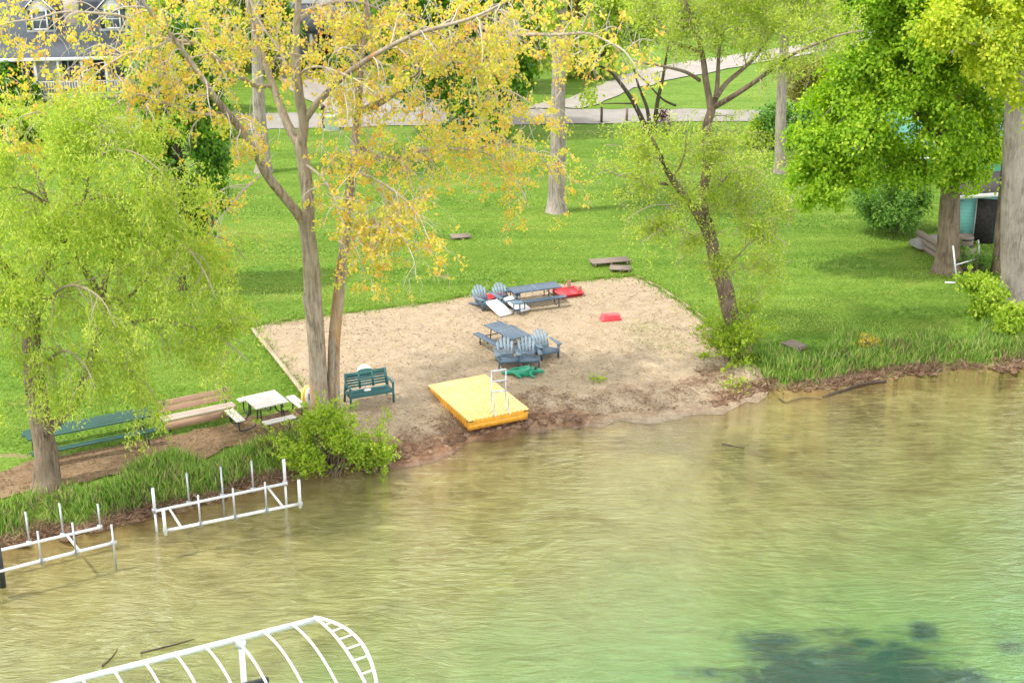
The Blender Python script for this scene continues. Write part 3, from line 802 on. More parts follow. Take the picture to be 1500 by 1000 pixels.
# swim raft with folded-up ladder
zt = G(690, 600)[2] + .36
c4 = [at_z(u, v, zt)[:2] for u, v in ((625.2, 563.5), (710.6, 547.8), (775.6, 598), (686.8, 615))]
cen = sum(c4) / 4; ax = ((c4[2] - c4[1]) + (c4[3] - c4[0])) / 2; ay = ((c4[1] - c4[0]) + (c4[2] - c4[3])) / 2
RL, RW = np.linalg.norm(ax), np.linalg.norm(ay)
ang = math.atan2(ax[1], ax[0]); ang2 = math.atan2(ay[1], ay[0]) - PI / 2; rza = (ang + ang2) / 2
m, nt = new_mat('yellow_raft_deck'); t = NT(nt); o = t.obj()
sx_ = t.n('ShaderNodeSeparateXYZ'); t.set(sx_.inputs[0], o)
zig = t.math('PINGPONG', t.math('MULTIPLY', sx_.outputs[1], 1.0), .14)
st_ = t.math('FRACT', t.math('MULTIPLY', t.math('ADD', sx_.outputs[0], zig), 5.5))
line = t.math('GREATER_THAN', t.math('ABSOLUTE', t.math('SUBTRACT', st_, .5)), .33)
base = t.ramp(t.noise(3, 5, .7, o), [(.3, (.76, .58, .17)), (.7, (.86, .71, .31))])
c = t.mix(t.math('MULTIPLY', line, .75), base, (.60, .38, .05))
c = t.mix(t.ramp(t.noise(7, 3, .5, o), [(.70, (0, 0, 0)), (.74, (.8, .8, .8))]), c, (.40, .20, .05))
t.out(t.bsdf(c, .5, .4, 0, t.bump(line, .5, .015))); M['deck'] = m
raft = thing('swim_raft', 'yellow swim raft pulled up on the beach with orange sides and ladder', 'swim raft', (cen[0], cen[1], zt - .36), rza)
b = MB(); b.box((0, 0, .335), (RL, RW, .05)); b.build('deck', M['deck'], raft, .012)
M['orange'] = plain('orange_raft_side', (.70, .33, .03), .55, .4, var=.22, scale=4, dirt=(.34, .17, .05))
b = MB(); b.box((0, 0, .245), (RL - .02, RW - .02, .126)); b.box((0, 0, .09), (RL - .14, RW - .14, .18)); 
b.build('hull', M['orange'], raft, .006)
for sy in (-1, 1):
    b = MB()
    for k in range(17): b.box((-RL / 2 + .12 + k * (RL - .24) / 16, sy * (RW / 2 - .045), .09), (.105, .05, .18))
    b.build('side_skirt', M['orange'], raft)
for sx in (-1, 1):
    b = MB(); b.box((sx * (RL / 2 - .04), 0, .09), (.05, RW - .06, .176)); b.build('end_panel', M['orange'], raft)
for sx in (-1, 1):
    for sy in (-1, 1):
        b = MB(); b.box((sx * (RL / 2 - .1), sy * (RW / 2 - .008), .28), (.14, .012, .03)); b.build('corner_slot', M['metal_dark'], raft)
        b = MB(); b.box((sx * (RL / 2 - .008), sy * (RW / 2 - .1), .28), (.012, .14, .03)); b.build('corner_slot', M['metal_dark'], raft)
# ladder: position from the photo's foot points
f0, f1 = at_z(722, 604, zt), at_z(743, 601, zt)
bpy.context.view_layer.update()
inv = raft.matrix_world.inverted(); l0, l1 = inv @ Vector(f0), inv @ Vector(f1)
wv = (l1 - l0); wid = max(.36, min(.5, wv.length)); wv.normalize(); mc = (l0 + l1) / 2
fwd = Vector((wv.y, -wv.x, 0)); 
if fwd.x < 0: fwd = -fwd
for s, nm in ((-1, 0), (1, 1)):
    q = mc + wv * s * wid / 2
    b = MB(); ln = -fwd * .0
    b.tube([q + Vector((0, 0, .0)), q - fwd * .12 + Vector((0, 0, .12)), q - fwd * .15 + Vector((0, 0, .5)), q - fwd * .12 + Vector((0, 0, 1.36))], .019, 8)
    b.build('ladder_rail', M['alu'], raft)
    b = MB(); pts = [q - fwd * .15 + Vector((0, 0, .50)), q + fwd * .06 + Vector((0, 0, .52)), q + fwd * .13 + Vector((0, 0, .44)), q + fwd * .13 + Vector((0, 0, .12)), q + fwd * .20 + Vector((0, 0, .0)), q + fwd * .30 + Vector((0, 0, .0))]
    b.tube(spline(pts, 4), .018, 8); b.build('hand_rail', M['alu'], raft)
for h in (.62, .98, 1.33):
    b = MB(); off = -fwd * (.145 if h < .9 else .128)
    b.beam(mc - wv * wid / 2 + off + Vector((0, 0, h)), mc + wv * wid / 2 + off + Vector((0, 0, h)), .075, .03); b.build('rung', M['alu'], raft)

# long cedar bench, white square picnic table, long green table, timber edging, plank platforms
lb = thing('long_bench', 'long weathered cedar bench with a plank back beside the white picnic table', 'bench', mid((240, 634), (343, 612)) + [0, 0, .03], yaw_px(240, 636, 343, 614))
LB = np.linalg.norm(G(240, 634) - G(343, 612)) + .05
b = MB()
for k in range(2): b.box((0, -.12 + k * .20, .43), (LB, .185, .05))
b.build('seat', M['pale_wood'], lb, .008)
b = MB(); b.box((0, -.20, .26), (LB - .1, .03, .24)); b.build('front_board', M['pink_wood'], lb)
b = MB()
for k, h in enumerate((.62, .80)): b.box((0, .24 + .05 * k, h), (LB, .035, .17), Matrix.Rotation(R(-14), 3, 'X'))
b.build('backrest', M['pink_wood'], lb, .006)
for sx in (-1, 1):
    b = MB(); x = sx * (LB / 2 - .18); b.beam((x, -.16, 0), (x, -.16, .41), .07, .07); b.beam((x, .20, 0), (x, .31, .92), .07, .06); b.beam((x, -.16, .36), (x, .24, .36), .05, .09)
    b.build('leg', M['green_old'], lb)

wt_c = at_z(391, 591, 1.2); 
wt = thing('picnic_table', 'white square picnic table with a bench on each side, black bent legs', 'picnic table', G(391, 619) + [0, 0, .03], yaw_px(365, 612, 411, 602))
b = MB()
for k in range(6): b.box((0, -.45 + k * .18, .74), (1.06, .168, .035))
b.build('table_top', M['white_wood'], wt, .006)
for k in range(4):
    rot = Matrix.Rotation(k * PI / 2, 4, 'Z'); b = MB()
    for q in range(2): b.box((0, -.93 - q * .15, .45), (1.0, .138, .035))
    o = b.build('bench_seat', M['white_wood'], wt, .006); o.matrix_local = rot
    b = MB()
    for sx in (-1, 1): b.tube(spline([(sx * .33, -.40, .72), (sx * .33, -.44, .25), (sx * .33, -.60, .08), (sx * .33, -.95, .06), (sx * .33, -1.02, .2), (sx * .33, -1.0, .43)], 4), .022, 6)
    o = b.build('leg_frame', M['metal_dark'], wt); o.matrix_local = rot

gt = picnic('picnic_table', 'long weathered green picnic table half hidden under the willow', 'picnic table', 3.6, .78, .74, mid((40, 681), (215, 645)) + [0, .35, .03], yaw_px(40, 681, 215, 645), M['green_old'], M['metal_dark'], 5, False)

def log_line(name, lab, cat, px, r, mat, zoff=.05, square=True):
    P = [G(u, v) + [0, 0, zoff] for u, v in px]
    b = MB()
    if square:
        for p, q in zip(P[:-1], P[1:]): b.beam(p, q, r * 2, r * 1.6)
    else: b.tube(spline(P, 4), np.linspace(r, r * .55, len(spline(P, 4))), 8)
    o = b.build(name, mat); tag(o, lab, cat); return o
M['edging'] = wood('pale_landscape_timber', (.42, .34, .24), (.26, .19, .13), .9)
log_line('edging_timber', 'pale landscape timber edging the sand next to the cedar bench lawn', 'timber', [(370, 484), (398, 518), (428, 556), (455, 593)], .07, M['edging'])
log_line('edging_timber', 'thin timber curb along the sand edge running to the leaning tree', 'timber', [(933, 405), (963, 420), (1001, 445), (1032, 468)], .05, M['edging'], .02)

def platform(name, lab, px4, h, n=5, lift=.06):
    P = [G(u, v) for u, v in px4]; c = sum(P) / 4; ax = (P[1] - P[0] + P[2] - P[3]) / 2; ay = (P[3] - P[0] + P[2] - P[1]) / 2
    L, W = np.linalg.norm(ax[:2]), np.linalg.norm(ay[:2]); rz = math.atan2(ax[1], ax[0])
    r = thing(name, lab, 'platform', c + [0, 0, .0], rz)
    b = MB()
    for k in range(n): b.box((0, -W / 2 + W * (k + .5) / n, h), (L, W / n - .015, .04))
    b.build('deck_board', M['grey_wood'], r)
    for x in (-.42, 0, .42):
        b = MB(); b.box((x * L, 0, (h - .02) / 2), (.07, W * .94, h - .02)); b.build('support', M['grey_wood'], r)
platform('plank_platform', 'long narrow grey plank platform on the grass above the sand corner', [(860, 392), (918, 388), (922, 381), (870, 386)], .16, 4)
platform('plank_platform', 'short grey plank step in front of the long narrow platform', [(893, 399), (922, 400), (926, 393), (893, 393)], .12, 4)
platform('plank_platform', 'low dark plank hatch alone in the middle of the lawn', [(659, 353), (689, 350), (688, 345), (662, 347)], .10, 3)
platform('plank_platform', 'short grey plank ramp in the grass next to the leaning tree base', [(1144, 508), (1165, 517), (1181, 512), (1160, 502)], .14, 4)

# yellow and white float leaning at the tree
fl = thing('swim_float', 'rounded yellow and white swim float standing against the two-stemmed tree', 'swim float', G(455, 600) + [0, .1, .03], yaw_px(440, 603, 470, 598))
b = MB(); pl = [(.20 * math.cos(a) * (1.15 if math.sin(a) < 0 else 1), .36 + .36 * math.sin(a)) for a in np.linspace(0, 2 * PI, 20, endpoint=False)]
b.prof(pl, .14, lambda p, q, s: (p - .08, s + q * .12, q)); b.build('body', M['yellow_white'], fl, .03)
b = MB(); pl = [(.13 * math.cos(a), .38 + .30 * math.sin(a)) for a in np.linspace(0, 2 * PI, 18, endpoint=False)]
b.prof(pl, .05, lambda p, q, s: (p - .04, s + q * .12 - .09, q)); b.build('white_pad', M['white_board'], fl, .01)
b = MB(); b.box((-.07, -.10, .42), (.025, .03, .2)); b.build('hand_slot', M['metal_dark'], fl)

# ---------------------------------------------------------------- dock frames standing in the shallows
def dock_frame(label, far, near, fposts, nposts, braces, cross, zr, fat):
    c = np.array([*(at_z(*far[0], zr)[:2] + at_z(*near[1], zr)[:2]) / 2, 0.0])
    r = thing('dock_frame', label, 'dock frame', c)
    def L_(p): return np.array(p) - c
    A, B = at_z(*far[0], zr), at_z(*far[1], zr); C, D = at_z(*near[0], zr), at_z(*near[1], zr)
    for p, q in ((A, B), (C, D)):
        b = MB(); b.beam(L_(p), L_(q), .062, .062); b.build('rail', M['white_paint'], r)
    def on_line(p, q, pu, pv, u):
        f = (u - pu[0]) / (pv[0] - pu[0]); return p + (q - p) * f
    for (P_, Q_, e, posts, off) in ((A, B, far, fposts, .055), (C, D, near, nposts, -.055)):
        for (u, top, bot, k) in posts:
            p = on_line(P_, Q_, e[0], e[1], u) + np.array([0, off, 0])
            vrail = e[0][1] + (e[1][1] - e[0][1]) * (u - e[0][0]) / (e[1][0] - e[0][0])
            s = px_per_m(p); up = (vrail - top) / (s * .93); dn = (zr + .55 if bot > vrail + 20 else .10)
            if dn > .2 and bot - vrail < 45: dn = zr + .35
            b = MB()
            if k in fat:
                b.tube([L_(p) + [0, 0, -.1], L_(p) + [0, 0, up]], .044, 10); b.tube([L_(p) + [0, 0, -dn], L_(p) + [0, 0, -.1]], .034, 8)
                b.build('post', M['white_paint'], r)
            else:
                b.tube([L_(p) + [0, 0, -dn], L_(p) + [0, 0, up]], .027, 8); b.build('post', M['grey_steel'], r)
            b = MB(); b.box(L_(p) - [0, off * .55, 0], (.13, .05, .13)); b.build('clamp', M['grey_steel'], r)
    for (u0, u1) in braces + cross:
        b = MB(); p = on_line(A, B, far[0], far[1], u0); q = on_line(C, D, near[0], near[1], u1)
        b.beam(L_(p) - [0, 0, .005], L_(q) - [0, 0, .005], .05, .05); b.build('brace', M['white_paint'], r)
    return r, c
dock_frame('white dock frame standing in the shallows by the fresh green shore bush, without its deck', ((228, 748), (421, 707)), ((243, 777), (441, 737)),
    [(226, 715, 772, 0), (275, 693, 735, 1), (324, 684, 750, 2), (369, 675, 715, 3), (417, 673, 728, 4)],
    [(243, 743, 797, 0), (293, 722, 763, 1), (343, 712, 776, 2), (390, 703, 742, 3), (440, 700, 750, 4)], [(247, 265), (391, 414)], [], .50, (0, 4))
far2 = ((-150, 840), (147, 772)); near2 = ((-140, 871), (168, 794))
df, dc = dock_frame('white dock frame in the shallows with a black bumper, below the willow trunk', far2, near2,
    [(-100, 780, 850, 0), (38, 750, 797, 1), (89, 737, 783, 2), (146, 738, 790, 3)], [(-100, 815, 870, 0), (57, 775, 822, 1), (109, 762, 805, 2), (167, 765, 815, 3)], [(95, 114), (-60, -40)], [], .50, ())
b = MB(); p = at_z(1, 836, .45) - dc; b.tube([p + [0, 0, -.45], p + [0, 0, .92]], .085, 12); b.build('bumper', M['metal_dark'], df)

# ---------------------------------------------------------------- boat lift canopy frame (foreground)
zc = 2.6
E0, E1 = at_z(465, 906, zc), at_z(88, 1001, zc)
dl = (E1 - E0) / np.linalg.norm(E1 - E0); pr = np.array([-dl[1], dl[0], 0]); 
if pr[1] > 0: pr = -pr
LT, WT, AR = 8.2, 3.7, .34
bl = thing('boat_lift', 'white boat lift canopy frame with bare curved ribs and no cover, over the water', 'boat lift', (E0 + dl * LT / 2 + pr * WT / 2) * [1, 1, 0])
bc = np.array(bl.location)
def LP(s, w_, z): return E0 + dl * s + pr * w_ - bc + np.array([0, 0, z - zc])
for w_ in (0, WT):
    b = MB(); b.tube([LP(0, w_, zc), LP(LT, w_, zc)], .062, 10); b.build('eave_pole', M['white_paint'], bl)
def arch(s, lift=0.0, sh=0.0, a0=0, a1=1, k=18):
    o = []
    for i in range(k + 1):
        f = a0 + (a1 - a0) * i / k; o.append(LP(s + sh * math.sin(PI * f), f * WT, zc + lift + AR * math.sin(PI * f) ** .9 if 0 < f < 1 else zc + lift))
    return o
for i in range(12):
    s = .55 + i * .60
    if s > LT - .3: break
    b = MB(); b.tube(arch(s, .03), .026, 7); b.build('rib', M['white_paint'], bl)
for s0, sg in ((.05, -1), (LT - .05, 1)):
    b = MB(); A1 = arch(s0, .03); A2 = arch(s0, .06, sg * .34)
    b.tube(A1, .030, 7); b.tube(A2, .034, 7)
    for k in (3, 5, 7, 9, 11, 13, 15): b.tube([A1[k], A2[k]], .02, 6)
    b.build('end_truss', M['white_paint'], bl)
for s in (1.62, LT - 1.6):
    for w_ in (0, WT):
        b = MB(); b.tube([LP(s, w_, zc - .05), LP(s, w_, -1.6)], .06, 10); b.box(LP(s, w_, zc - .11), (.2, .2, .14)); b.build('leg', M['white_paint'], bl)
for s in (1.62, LT - 1.6):
    b = MB(); b.beam(LP(s, .1, .18), LP(s, WT - .1, .18), .1, .16); b.build('cross_beam', M['grey_steel'], bl)
for w_ in (.62, WT - .62):
    b = MB(); b.beam(LP(1.2, w_, .34), LP(LT - 1.2, w_, .34), .16, .10); b.build('bunk', M['metal_dark'], bl)
b = MB(); b.beam(LP(1.15, .16, 1.55), LP(1.95, .16, 1.55), .07, .20); b.build('guide_pad', M['metal_dark'], bl, .02)

# ---------------------------------------------------------------- vegetation materials
M['bark_pop'] = bark_mat('poplar_bark', (.11, .082, .06), (.29, .23, .17), (.46, .385, .30), (.54, .47, .39), (.42, .19, .045))
M['bark_grey'] = bark_mat('grey_bark', (.12, .098, .08), (.27, .225, .19), (.42, .365, .31), (.48, .42, .36))
M['bark_wil'] = bark_mat('willow_bark', (.045, .033, .024), (.15, .11, .075), (.28, .215, .155), (.34, .29, .19))
M['bark_lean'] = bark_mat('furrowed_dark_bark', (.03, .021, .015), (.13, .092, .065), (.28, .21, .155), (.38, .32, .23))
M['bark_dark'] = bark_mat('dark_bark', (.025, .019, .014), (.07, .052, .038), (.13, .10, .075), (.16, .13, .09))
M['leaf_pop'] = leaf_mat('young_poplar_leaf', [(0.0, (.38, .45, .07)), (.3, (.54, .54, .085)), (.6, (.68, .56, .11)), (.85, (.71, .47, .12)), (1, (.68, .36, .11))], 0.5)
M['leaf_wil'] = leaf_mat('willow_leaf', [(0.0, (.21, .34, .045)), (.4, (.34, .45, .062)), (.75, (.48, .56, .09)), (1, (.60, .62, .14))], 0.5)
M['leaf_lean'] = leaf_mat('sparse_willow_leaf', [(0.0, (.22, .34, .045)), (.4, (.35, .46, .065)), (.75, (.49, .57, .10)), (1, (.60, .61, .15))], 0.52)
M['leaf_maple'] = leaf_mat('maple_leaf', [(0.0, (.13, .27, .014)), (.4, (.26, .44, .024)), (.75, (.41, .57, .04)), (1, (.58, .66, .08))], 0.52)
M['leaf_dkgr'] = leaf_mat('deep_green_leaf', [(0.0, (.03, .10, .010)), (.5, (.10, .24, .018)), (1, (.27, .43, .035))], 0.42)
M['leaf_ylw'] = leaf_mat('lime_yellow_leaf', [(0.0, (.26, .38, .025)), (.5, (.46, .55, .04)), (1, (.68, .66, .08))], 0.48)
M['leaf_bush'] = leaf_mat('shore_bush_leaf', [(0.0, (.15, .27, .02)), (.5, (.30, .44, .035)), (1, (.50, .57, .08))], 0.46)
M['leaf_jun'] = leaf_mat('dark_shrub_leaf', [(0.0, (.05, .14, .022)), (.5, (.14, .29, .045)), (1, (.28, .44, .075))], 0.4)
M['leaf_tan'] = leaf_mat('olive_tan_leaf', [(0.0, (.16, .15, .04)), (.5, (.25, .23, .05)), (1, (.36, .31, .08))], .35)
M['leaf_mar'] = leaf_mat('maroon_leaf', [(0.0, (.08, .012, .03)), (.6, (.15, .025, .06)), (1, (.45, .30, .34))], .3)
M['leaf_gold'] = leaf_mat('yellow_flower', [(0.0, (.35, .30, .03)), (1, (.62, .45, .03))], .3)

def tree_root(name, label, base, cat='tree', group=None):
    return thing(name, label, cat, tuple(base), 0, group)

# ------------------------------------------------ the big two-stemmed poplar
r = np.random.default_rng(11)
b0 = G(478, 606); Yp = b0[1]
root = tree_root('poplar_tree', 'tall two-stemmed poplar with orange-yellow young leaves beside the green park bench', b0)
W = Wood(); S = []
LIMBS = [  # points (u, v, dy), start and end width in metres
    ([(471, 612, 0), (468, 575, 0), (465, 530, 0), (461, 470, 0), (457, 410, .1), (453, 360, .1), (448, 325, .1)], .60, .46, 0),
    ([(489, 612, .1), (488, 560, .1), (490, 500, .2), (494, 450, .3), (500, 400, .4), (506, 345, .5), (513, 280, .6), (519, 215, .8), (525, 150, 1.0), (528, 100, 1.1), (534, 50, 1.2), (538, -10, 1.3), (545, -120, 1.6), (552, -240, 1.8)], .42, .10, .55),
    ([(448, 330, .1), (432, 308, -.2), (408, 278, -.6), (388, 252, -1.0), (370, 215, -1.4), (345, 180, -1.8), (318, 148, -2.2), (300, 120, -2.4), (275, 85, -2.6), (253, 55, -2.8), (215, 10, -3.2), (180, -50, -3.6)], .32, .07, .3),
    ([(450, 335, .1), (452, 300, .2), (447, 255, .4), (440, 212, .5)], .40, .36, .9),
    ([(440, 214, .5), (425, 190, .7), (412, 160, .9), (400, 126, 1.1), (385, 82, 1.5), (373, 48, 1.8), (362, 0, 2.2), (350, -90, 2.8), (342, -180, 3.2)], .30, .08, .3),
    ([(440, 214, .5), (445, 178, .4), (438, 140, .2), (433, 90, .0), (434, 45, -.2), (437, 0, -.4), (442, -100, -.7), (446, -230, -1.0), (450, -320, -1.0)], .34, .07, .35),
    ([(447, 176, .4), (464, 152, .0), (486, 130, -.5), (510, 107, -1.0), (540, 86, -1.5), (585, 61, -2.2), (625, 45, -2.8), (690, 27, -3.4), (745, 0, -4.0), (800, -40, -4.5)], .22, .05, .2),
    ([(523, 165, 1.0), (558, 150, .6), (587, 129, .2), (612, 104, -.2), (636, 76, -.6), (662, 54, -1.0), (692, 33, -1.4), (730, 10, -1.8), (790, -40, -2.2)], .22, .05, .2),
    ([(634, 80, -.6), (664, 66, -.9), (728, 53, -1.6), (776, 51, -2.2), (818, 51, -2.7), (860, 49, -3.2), (892, 62, -3.6), (915, 76, -3.9), (936, 105, -4.1)], .14, .03, .1),
    ([(520, 205, .8), (545, 228, 1.2), (590, 231, 1.8), (622, 220, 2.2), (692, 218, 3.0), (735, 212, 3.4), (775, 218, 3.8), (800, 240, 4.0), (818, 275, 4.2)], .15, .03, .15),
    ([(692, 219, 3.0), (715, 226, 2.8), (742, 246, 2.6), (765, 280, 2.5), (775, 305, 2.4)], .07, .02, .1),
    ([(638, 80, -.6), (690, 100, -.2), (725, 125, .2), (760, 140, .6), (800, 170, 1.0)], .08, .02, .1),
    ([(446, 240, .4), (470, 258, -.2), (488, 285, -.7), (498, 315, -1.1), (512, 345, -1.4), (526, 375, -1.6), (535, 408, -1.7)], .09, .025, .15),
    ([(508, 320, .5), (535, 322, -.4), (565, 332, -1.2), (590, 350, -1.8), (605, 378, -2.2), (610, 410, -2.4)], .07, .02, .1),
    ([(516, 250, .7), (548, 262, -.4), (585, 285, -1.2), (612, 315, -1.8), (628, 350, -2.2)], .08, .02, .1),
    ([(381, 258, -1.2), (355, 280, -1.6), (338, 303, -1.9), (315, 328, -2.1), (300, 360, -2.2)], .08, .02, .1),
    ([(330, 165, -2.0), (300, 168, -2.3), (265, 160, -2.6), (232, 147, -2.9), (197, 139, -3.2), (160, 158, -3.5), (125, 172, -3.8), (80, 170, -4.1), (50, 165, -4.4), (0, 185, -4.8)], .11, .025, .1),
    ([(399, 126, 1.1), (372, 125, .6), (345, 106, .1), (318, 88, -.3), (288, 64, -.8), (245, 58, -1.2), (208, 40, -1.6), (181, 25, -2.0), (135, 19, -2.5), (90, 18, -3.0), (52, 28, -3.4), (12, 34, -3.8), (-40, 60, -4.2)], .14, .03, .1),
    ([(433, 118, .2), (420, 97, .6), (407, 70, 1.0), (388, 44, 1.4), (370, 10, 1.8), (352, -40, 2.1)], .12, .05, .2),
    ([(437, 112, .2), (450, 101, -.3), (470, 98, -.8), (496, 106, -1.3), (520, 116, -1.8), (548, 135, -2.2)], .09, .025, .1),
    ([(253, 56, -2.8), (225, 70, -3.2), (190, 78, -3.6), (150, 100, -4.0), (120, 130, -4.3), (95, 150, -4.5)], .08, .02, .1),
    ([(436, 30, -.3), (470, 8, .4), (520, 2, 1.0), (570, 20, 1.6), (620, 40, 2.1), (655, 70, 2.5)], .12, .03, .1),
    ([(440, -60, -.5), (500, -90, .8), (570, -100, 2.0), (650, -90, 3.0)], .14, .03, .1),
    ([(352, -80, 2.8), (300, -110, 2.0), (240, -110, 1.2), (170, -80, .4)], .14, .03, .1),
    ([(546, -130, 1.6), (620, -150, .2), (700, -130, -1.2)], .12, .03, .1),
]
cfg = dict(levels=3, leaf_level=2, leaf_step=.17, leaf_t0=.2, dens=[3.4, 3.2, 2.4], t0=.1, len=[2.0, .95, .45], rad=[.030, .014, .008], up=[.10, -.10, -.2], droop=[.45, .55, .6], wander=.2)
for pts, w0, w1, t0 in LIMBS:
    P, rad = limb_px(pts, Yp, w0, w1)
    if t0 == 0: rad = rad.copy(); rad[:4] *= [1.35, 1.15, 1.06, 1.02]; W.tube(P, rad, 18, None, .07, 3); continue
    c = dict(cfg); c['t0'] = t0
    if P[:, 2].max() > 19: c['dens'] = [2.0, 2.2, 1.8]
    if w0 > .28: c['dens'] = [2.2, 2.8, 2.2]
    grow(W, S, P, rad, c, r, 0, 14 if w0 > .3 else 9)
# a dead stub on the left stem, and the flare at the foot
P, rad = limb_px([(459, 480, -.1), (452, 462, -.3), (447, 440, -.35), (446, 431, -.35)], Yp, .20, .12); W.tube(P, rad, 8, .2)
# ragged foliage: clusters at the twigs
cl = dict(per=9, spread=.075, L=.105, W=.085, along=.25, hang=.55, nup=.3)
print('poplar sites', len(S), 'wood faces', W.nf)
lb = [lobe_px(u, v, ru, rv, Yp + dy, rd) for (u, v, ru, rv, dy, rd) in [(10, 60, 40, 70, -3.2, 1.2), (60, 150, 110, 34, -4, 1.4), (20, 130, 60, 30, -4, 1), (200, 130, 90, 60, -3, 2), (205, 40, 50, 50, -3, 1.4), (290, 60, 100, 90, -2, 2.5), (330, 210, 70, 80, -2, 1.5), (420, 60, 110, 100, .5, 3), (540, 50, 120, 90, .5, 3),
    (650, 70, 120, 80, -.5, 2.6), (760, 70, 110, 60, -2, 2), (860, 80, 90, 55, -3.2, 1.6), (560, 190, 110, 70, .5, 2.4), (660, 240, 110, 60, 2, 2), (750, 240, 70, 50, 3, 1.4), (520, 270, 90, 70, -.6, 1.8), (590, 330, 70, 65, -1.6, 1.4), (540, 360, 50, 50, -1.6, 1.2), (720, 160, 110, 60, 0, 2), (100, -50, 130, 50, -2.5, 2), (320, -90, 100, 60, 0, 2), (470, -130, 90, 70, .5, 3)]]
P, D = lobes_sites(lb, 2200, r, .57, .8)
S2 = [(p, unit(np.array([0, 0, -1.]) + r.normal(0, .5, 3))) for p in P]
for p, d in S2:
    if r.uniform() < .9: W2_ = p - d * r.uniform(.25, .6) + r.normal(0, .08, 3); W.tube(np.array([W2_, (W2_ + p) / 2 + r.normal(0, .03, 3), p]), np.array([.013, .010, .006]), 3, 1.0)
S = [s for s in S if r.uniform() < .37] + S2
link('trunk', W.mesh('poplar_trunk', M['bark_pop'], b0), root)
crown_obj([leaves_at(S, cl, r)], M['leaf_pop'], root, b0)

# ------------------------------------------------ willow over the green picnic table
r = np.random.default_rng(21)
b0 = G(70, 712); Yw = b0[1]
root = tree_root('willow_tree', 'wide pale green willow drooping over the long green picnic table', b0)
W = Wood(); S = []
WL = [
    ([(70, 716, 0), (69, 690, 0), (66, 655, 0), (60, 620, .1), (54, 585, .2), (49, 545, .2), (46, 500, .2), (47, 455, .2), (50, 428, .2)], .70, .40, 2),
    ([(50, 430, .2), (36, 416, 0), (18, 402, -.3), (0, 380, -.6), (-25, 345, -1.0), (-55, 300, -1.3)], .24, .05, .2),
    ([(50, 430, .2), (63, 398, .3), (78, 373, .4), (85, 355, .4), (79, 328, .5), (70, 300, .7), (58, 265, 1.0), (40, 225, 1.3)], .26, .05, .25),
    ([(85, 355, .4), (98, 350, .2), (104, 335, 0), (120, 300, -.4), (128, 270, -.7), (138, 235, -1.0), (150, 205, -1.2)], .16, .04, .15),
    ([(62, 640, .1), (95, 605, .3), (116, 575, .5), (130, 535, .7), (142, 495, .9), (151, 452, 1.0), (146, 432, 1.0), (132, 408, .9), (118, 382, .8), (102, 360, .6)], .30, .16, .5),
    ([(151, 448, 1.0), (153, 414, .8), (162, 392, .6), (172, 370, .4), (180, 345, .2), (196, 310, -.2), (220, 270, -.6), (250, 240, -1.0)], .17, .04, .15),
    ([(148, 445, 1.0), (165, 444, 1.2), (192, 432, 1.4), (222, 400, 1.6), (255, 373, 1.8), (290, 350, 2.0), (330, 350, 2.2), (360, 380, 2.3)], .12, .03, .15),
    ([(142, 495, .9), (170, 480, .4), (200, 470, -.1), (240, 470, -.6), (285, 480, -1.0), (330, 500, -1.4), (365, 530, -1.7)], .12, .03, .15),
    ([(130, 535, .7), (160, 530, -.2), (195, 545, -.9), (225, 575, -1.4)], .09, .025, .2),
    ([(47, 500, .2), (25, 480, -.6), (0, 470, -1.3), (-35, 480, -1.9), (-60, 510, -2.3)], .12, .03, .2),
    ([(49, 545, .2), (80, 520, -.9), (100, 515, -1.6), (125, 535, -2.2), (140, 570, -2.6)], .09, .025, .2),
    ([(46, 470, .2), (70, 440, -1.0), (95, 420, -1.8), (120, 420, -2.4), (150, 440, -2.9), (170, 480, -3.2)], .10, .025, .2),
    ([(79, 328, .5), (110, 300, 1.5), (150, 290, 2.3), (190, 290, 3.0), (235, 310, 3.6)], .11, .03, .2),
    ([(172, 370, .4), (205, 350, 0), (240, 345, -.6), (275, 365, -1.1), (300, 400, -1.5), (318, 440, -1.8)], .10, .025, .15),
    ([(70, 300, .7), (40, 280, 0), (10, 275, -.6), (-20, 290, -1.2)], .09, .025, .2),
    ([(138, 235, -1.0), (165, 220, -1.4), (200, 225, -1.8), (235, 250, -2.1)], .07, .02, .2),
]
cfg = dict(levels=3, leaf_level=1, leaf_step=.10, leaf_t0=.1, dens=[3.2, 3.0, 2.4], t0=.2, len=[2.1, 1.0, .65], rad=[.024, .010, .005], up=[.25, -.05, -.2], droop=[.45, .7, .9], wander=.2)
def keep_w(p, lv):
    return True
for pts, w0, w1, t0 in WL:
    P, rad = limb_px(pts, Yw, w0, w1)
    if t0 == 2:
        rad[:5] *= [1.5, 1.25, 1.12, 1.06, 1.02]; W.tube(P, rad, 16, None, .10, 5)
        c = dict(cfg); c['t0'] = .5; c['dens'] = [1.6, 2, 2]; grow(W, S, P[14:], rad[14:] * .98, c, r, 0, 8); continue
    c = dict(cfg); c['t0'] = t0; grow(W, S, P, rad, c, r, 0, 9)
link('trunk', W.mesh('willow_trunk', M['bark_wil'], b0), root)
print('willow sites', len(S), W.nf)
cl = dict(per=6, spread=.09, L=.13, W=.038, along=.6, hang=.5, nup=.4)
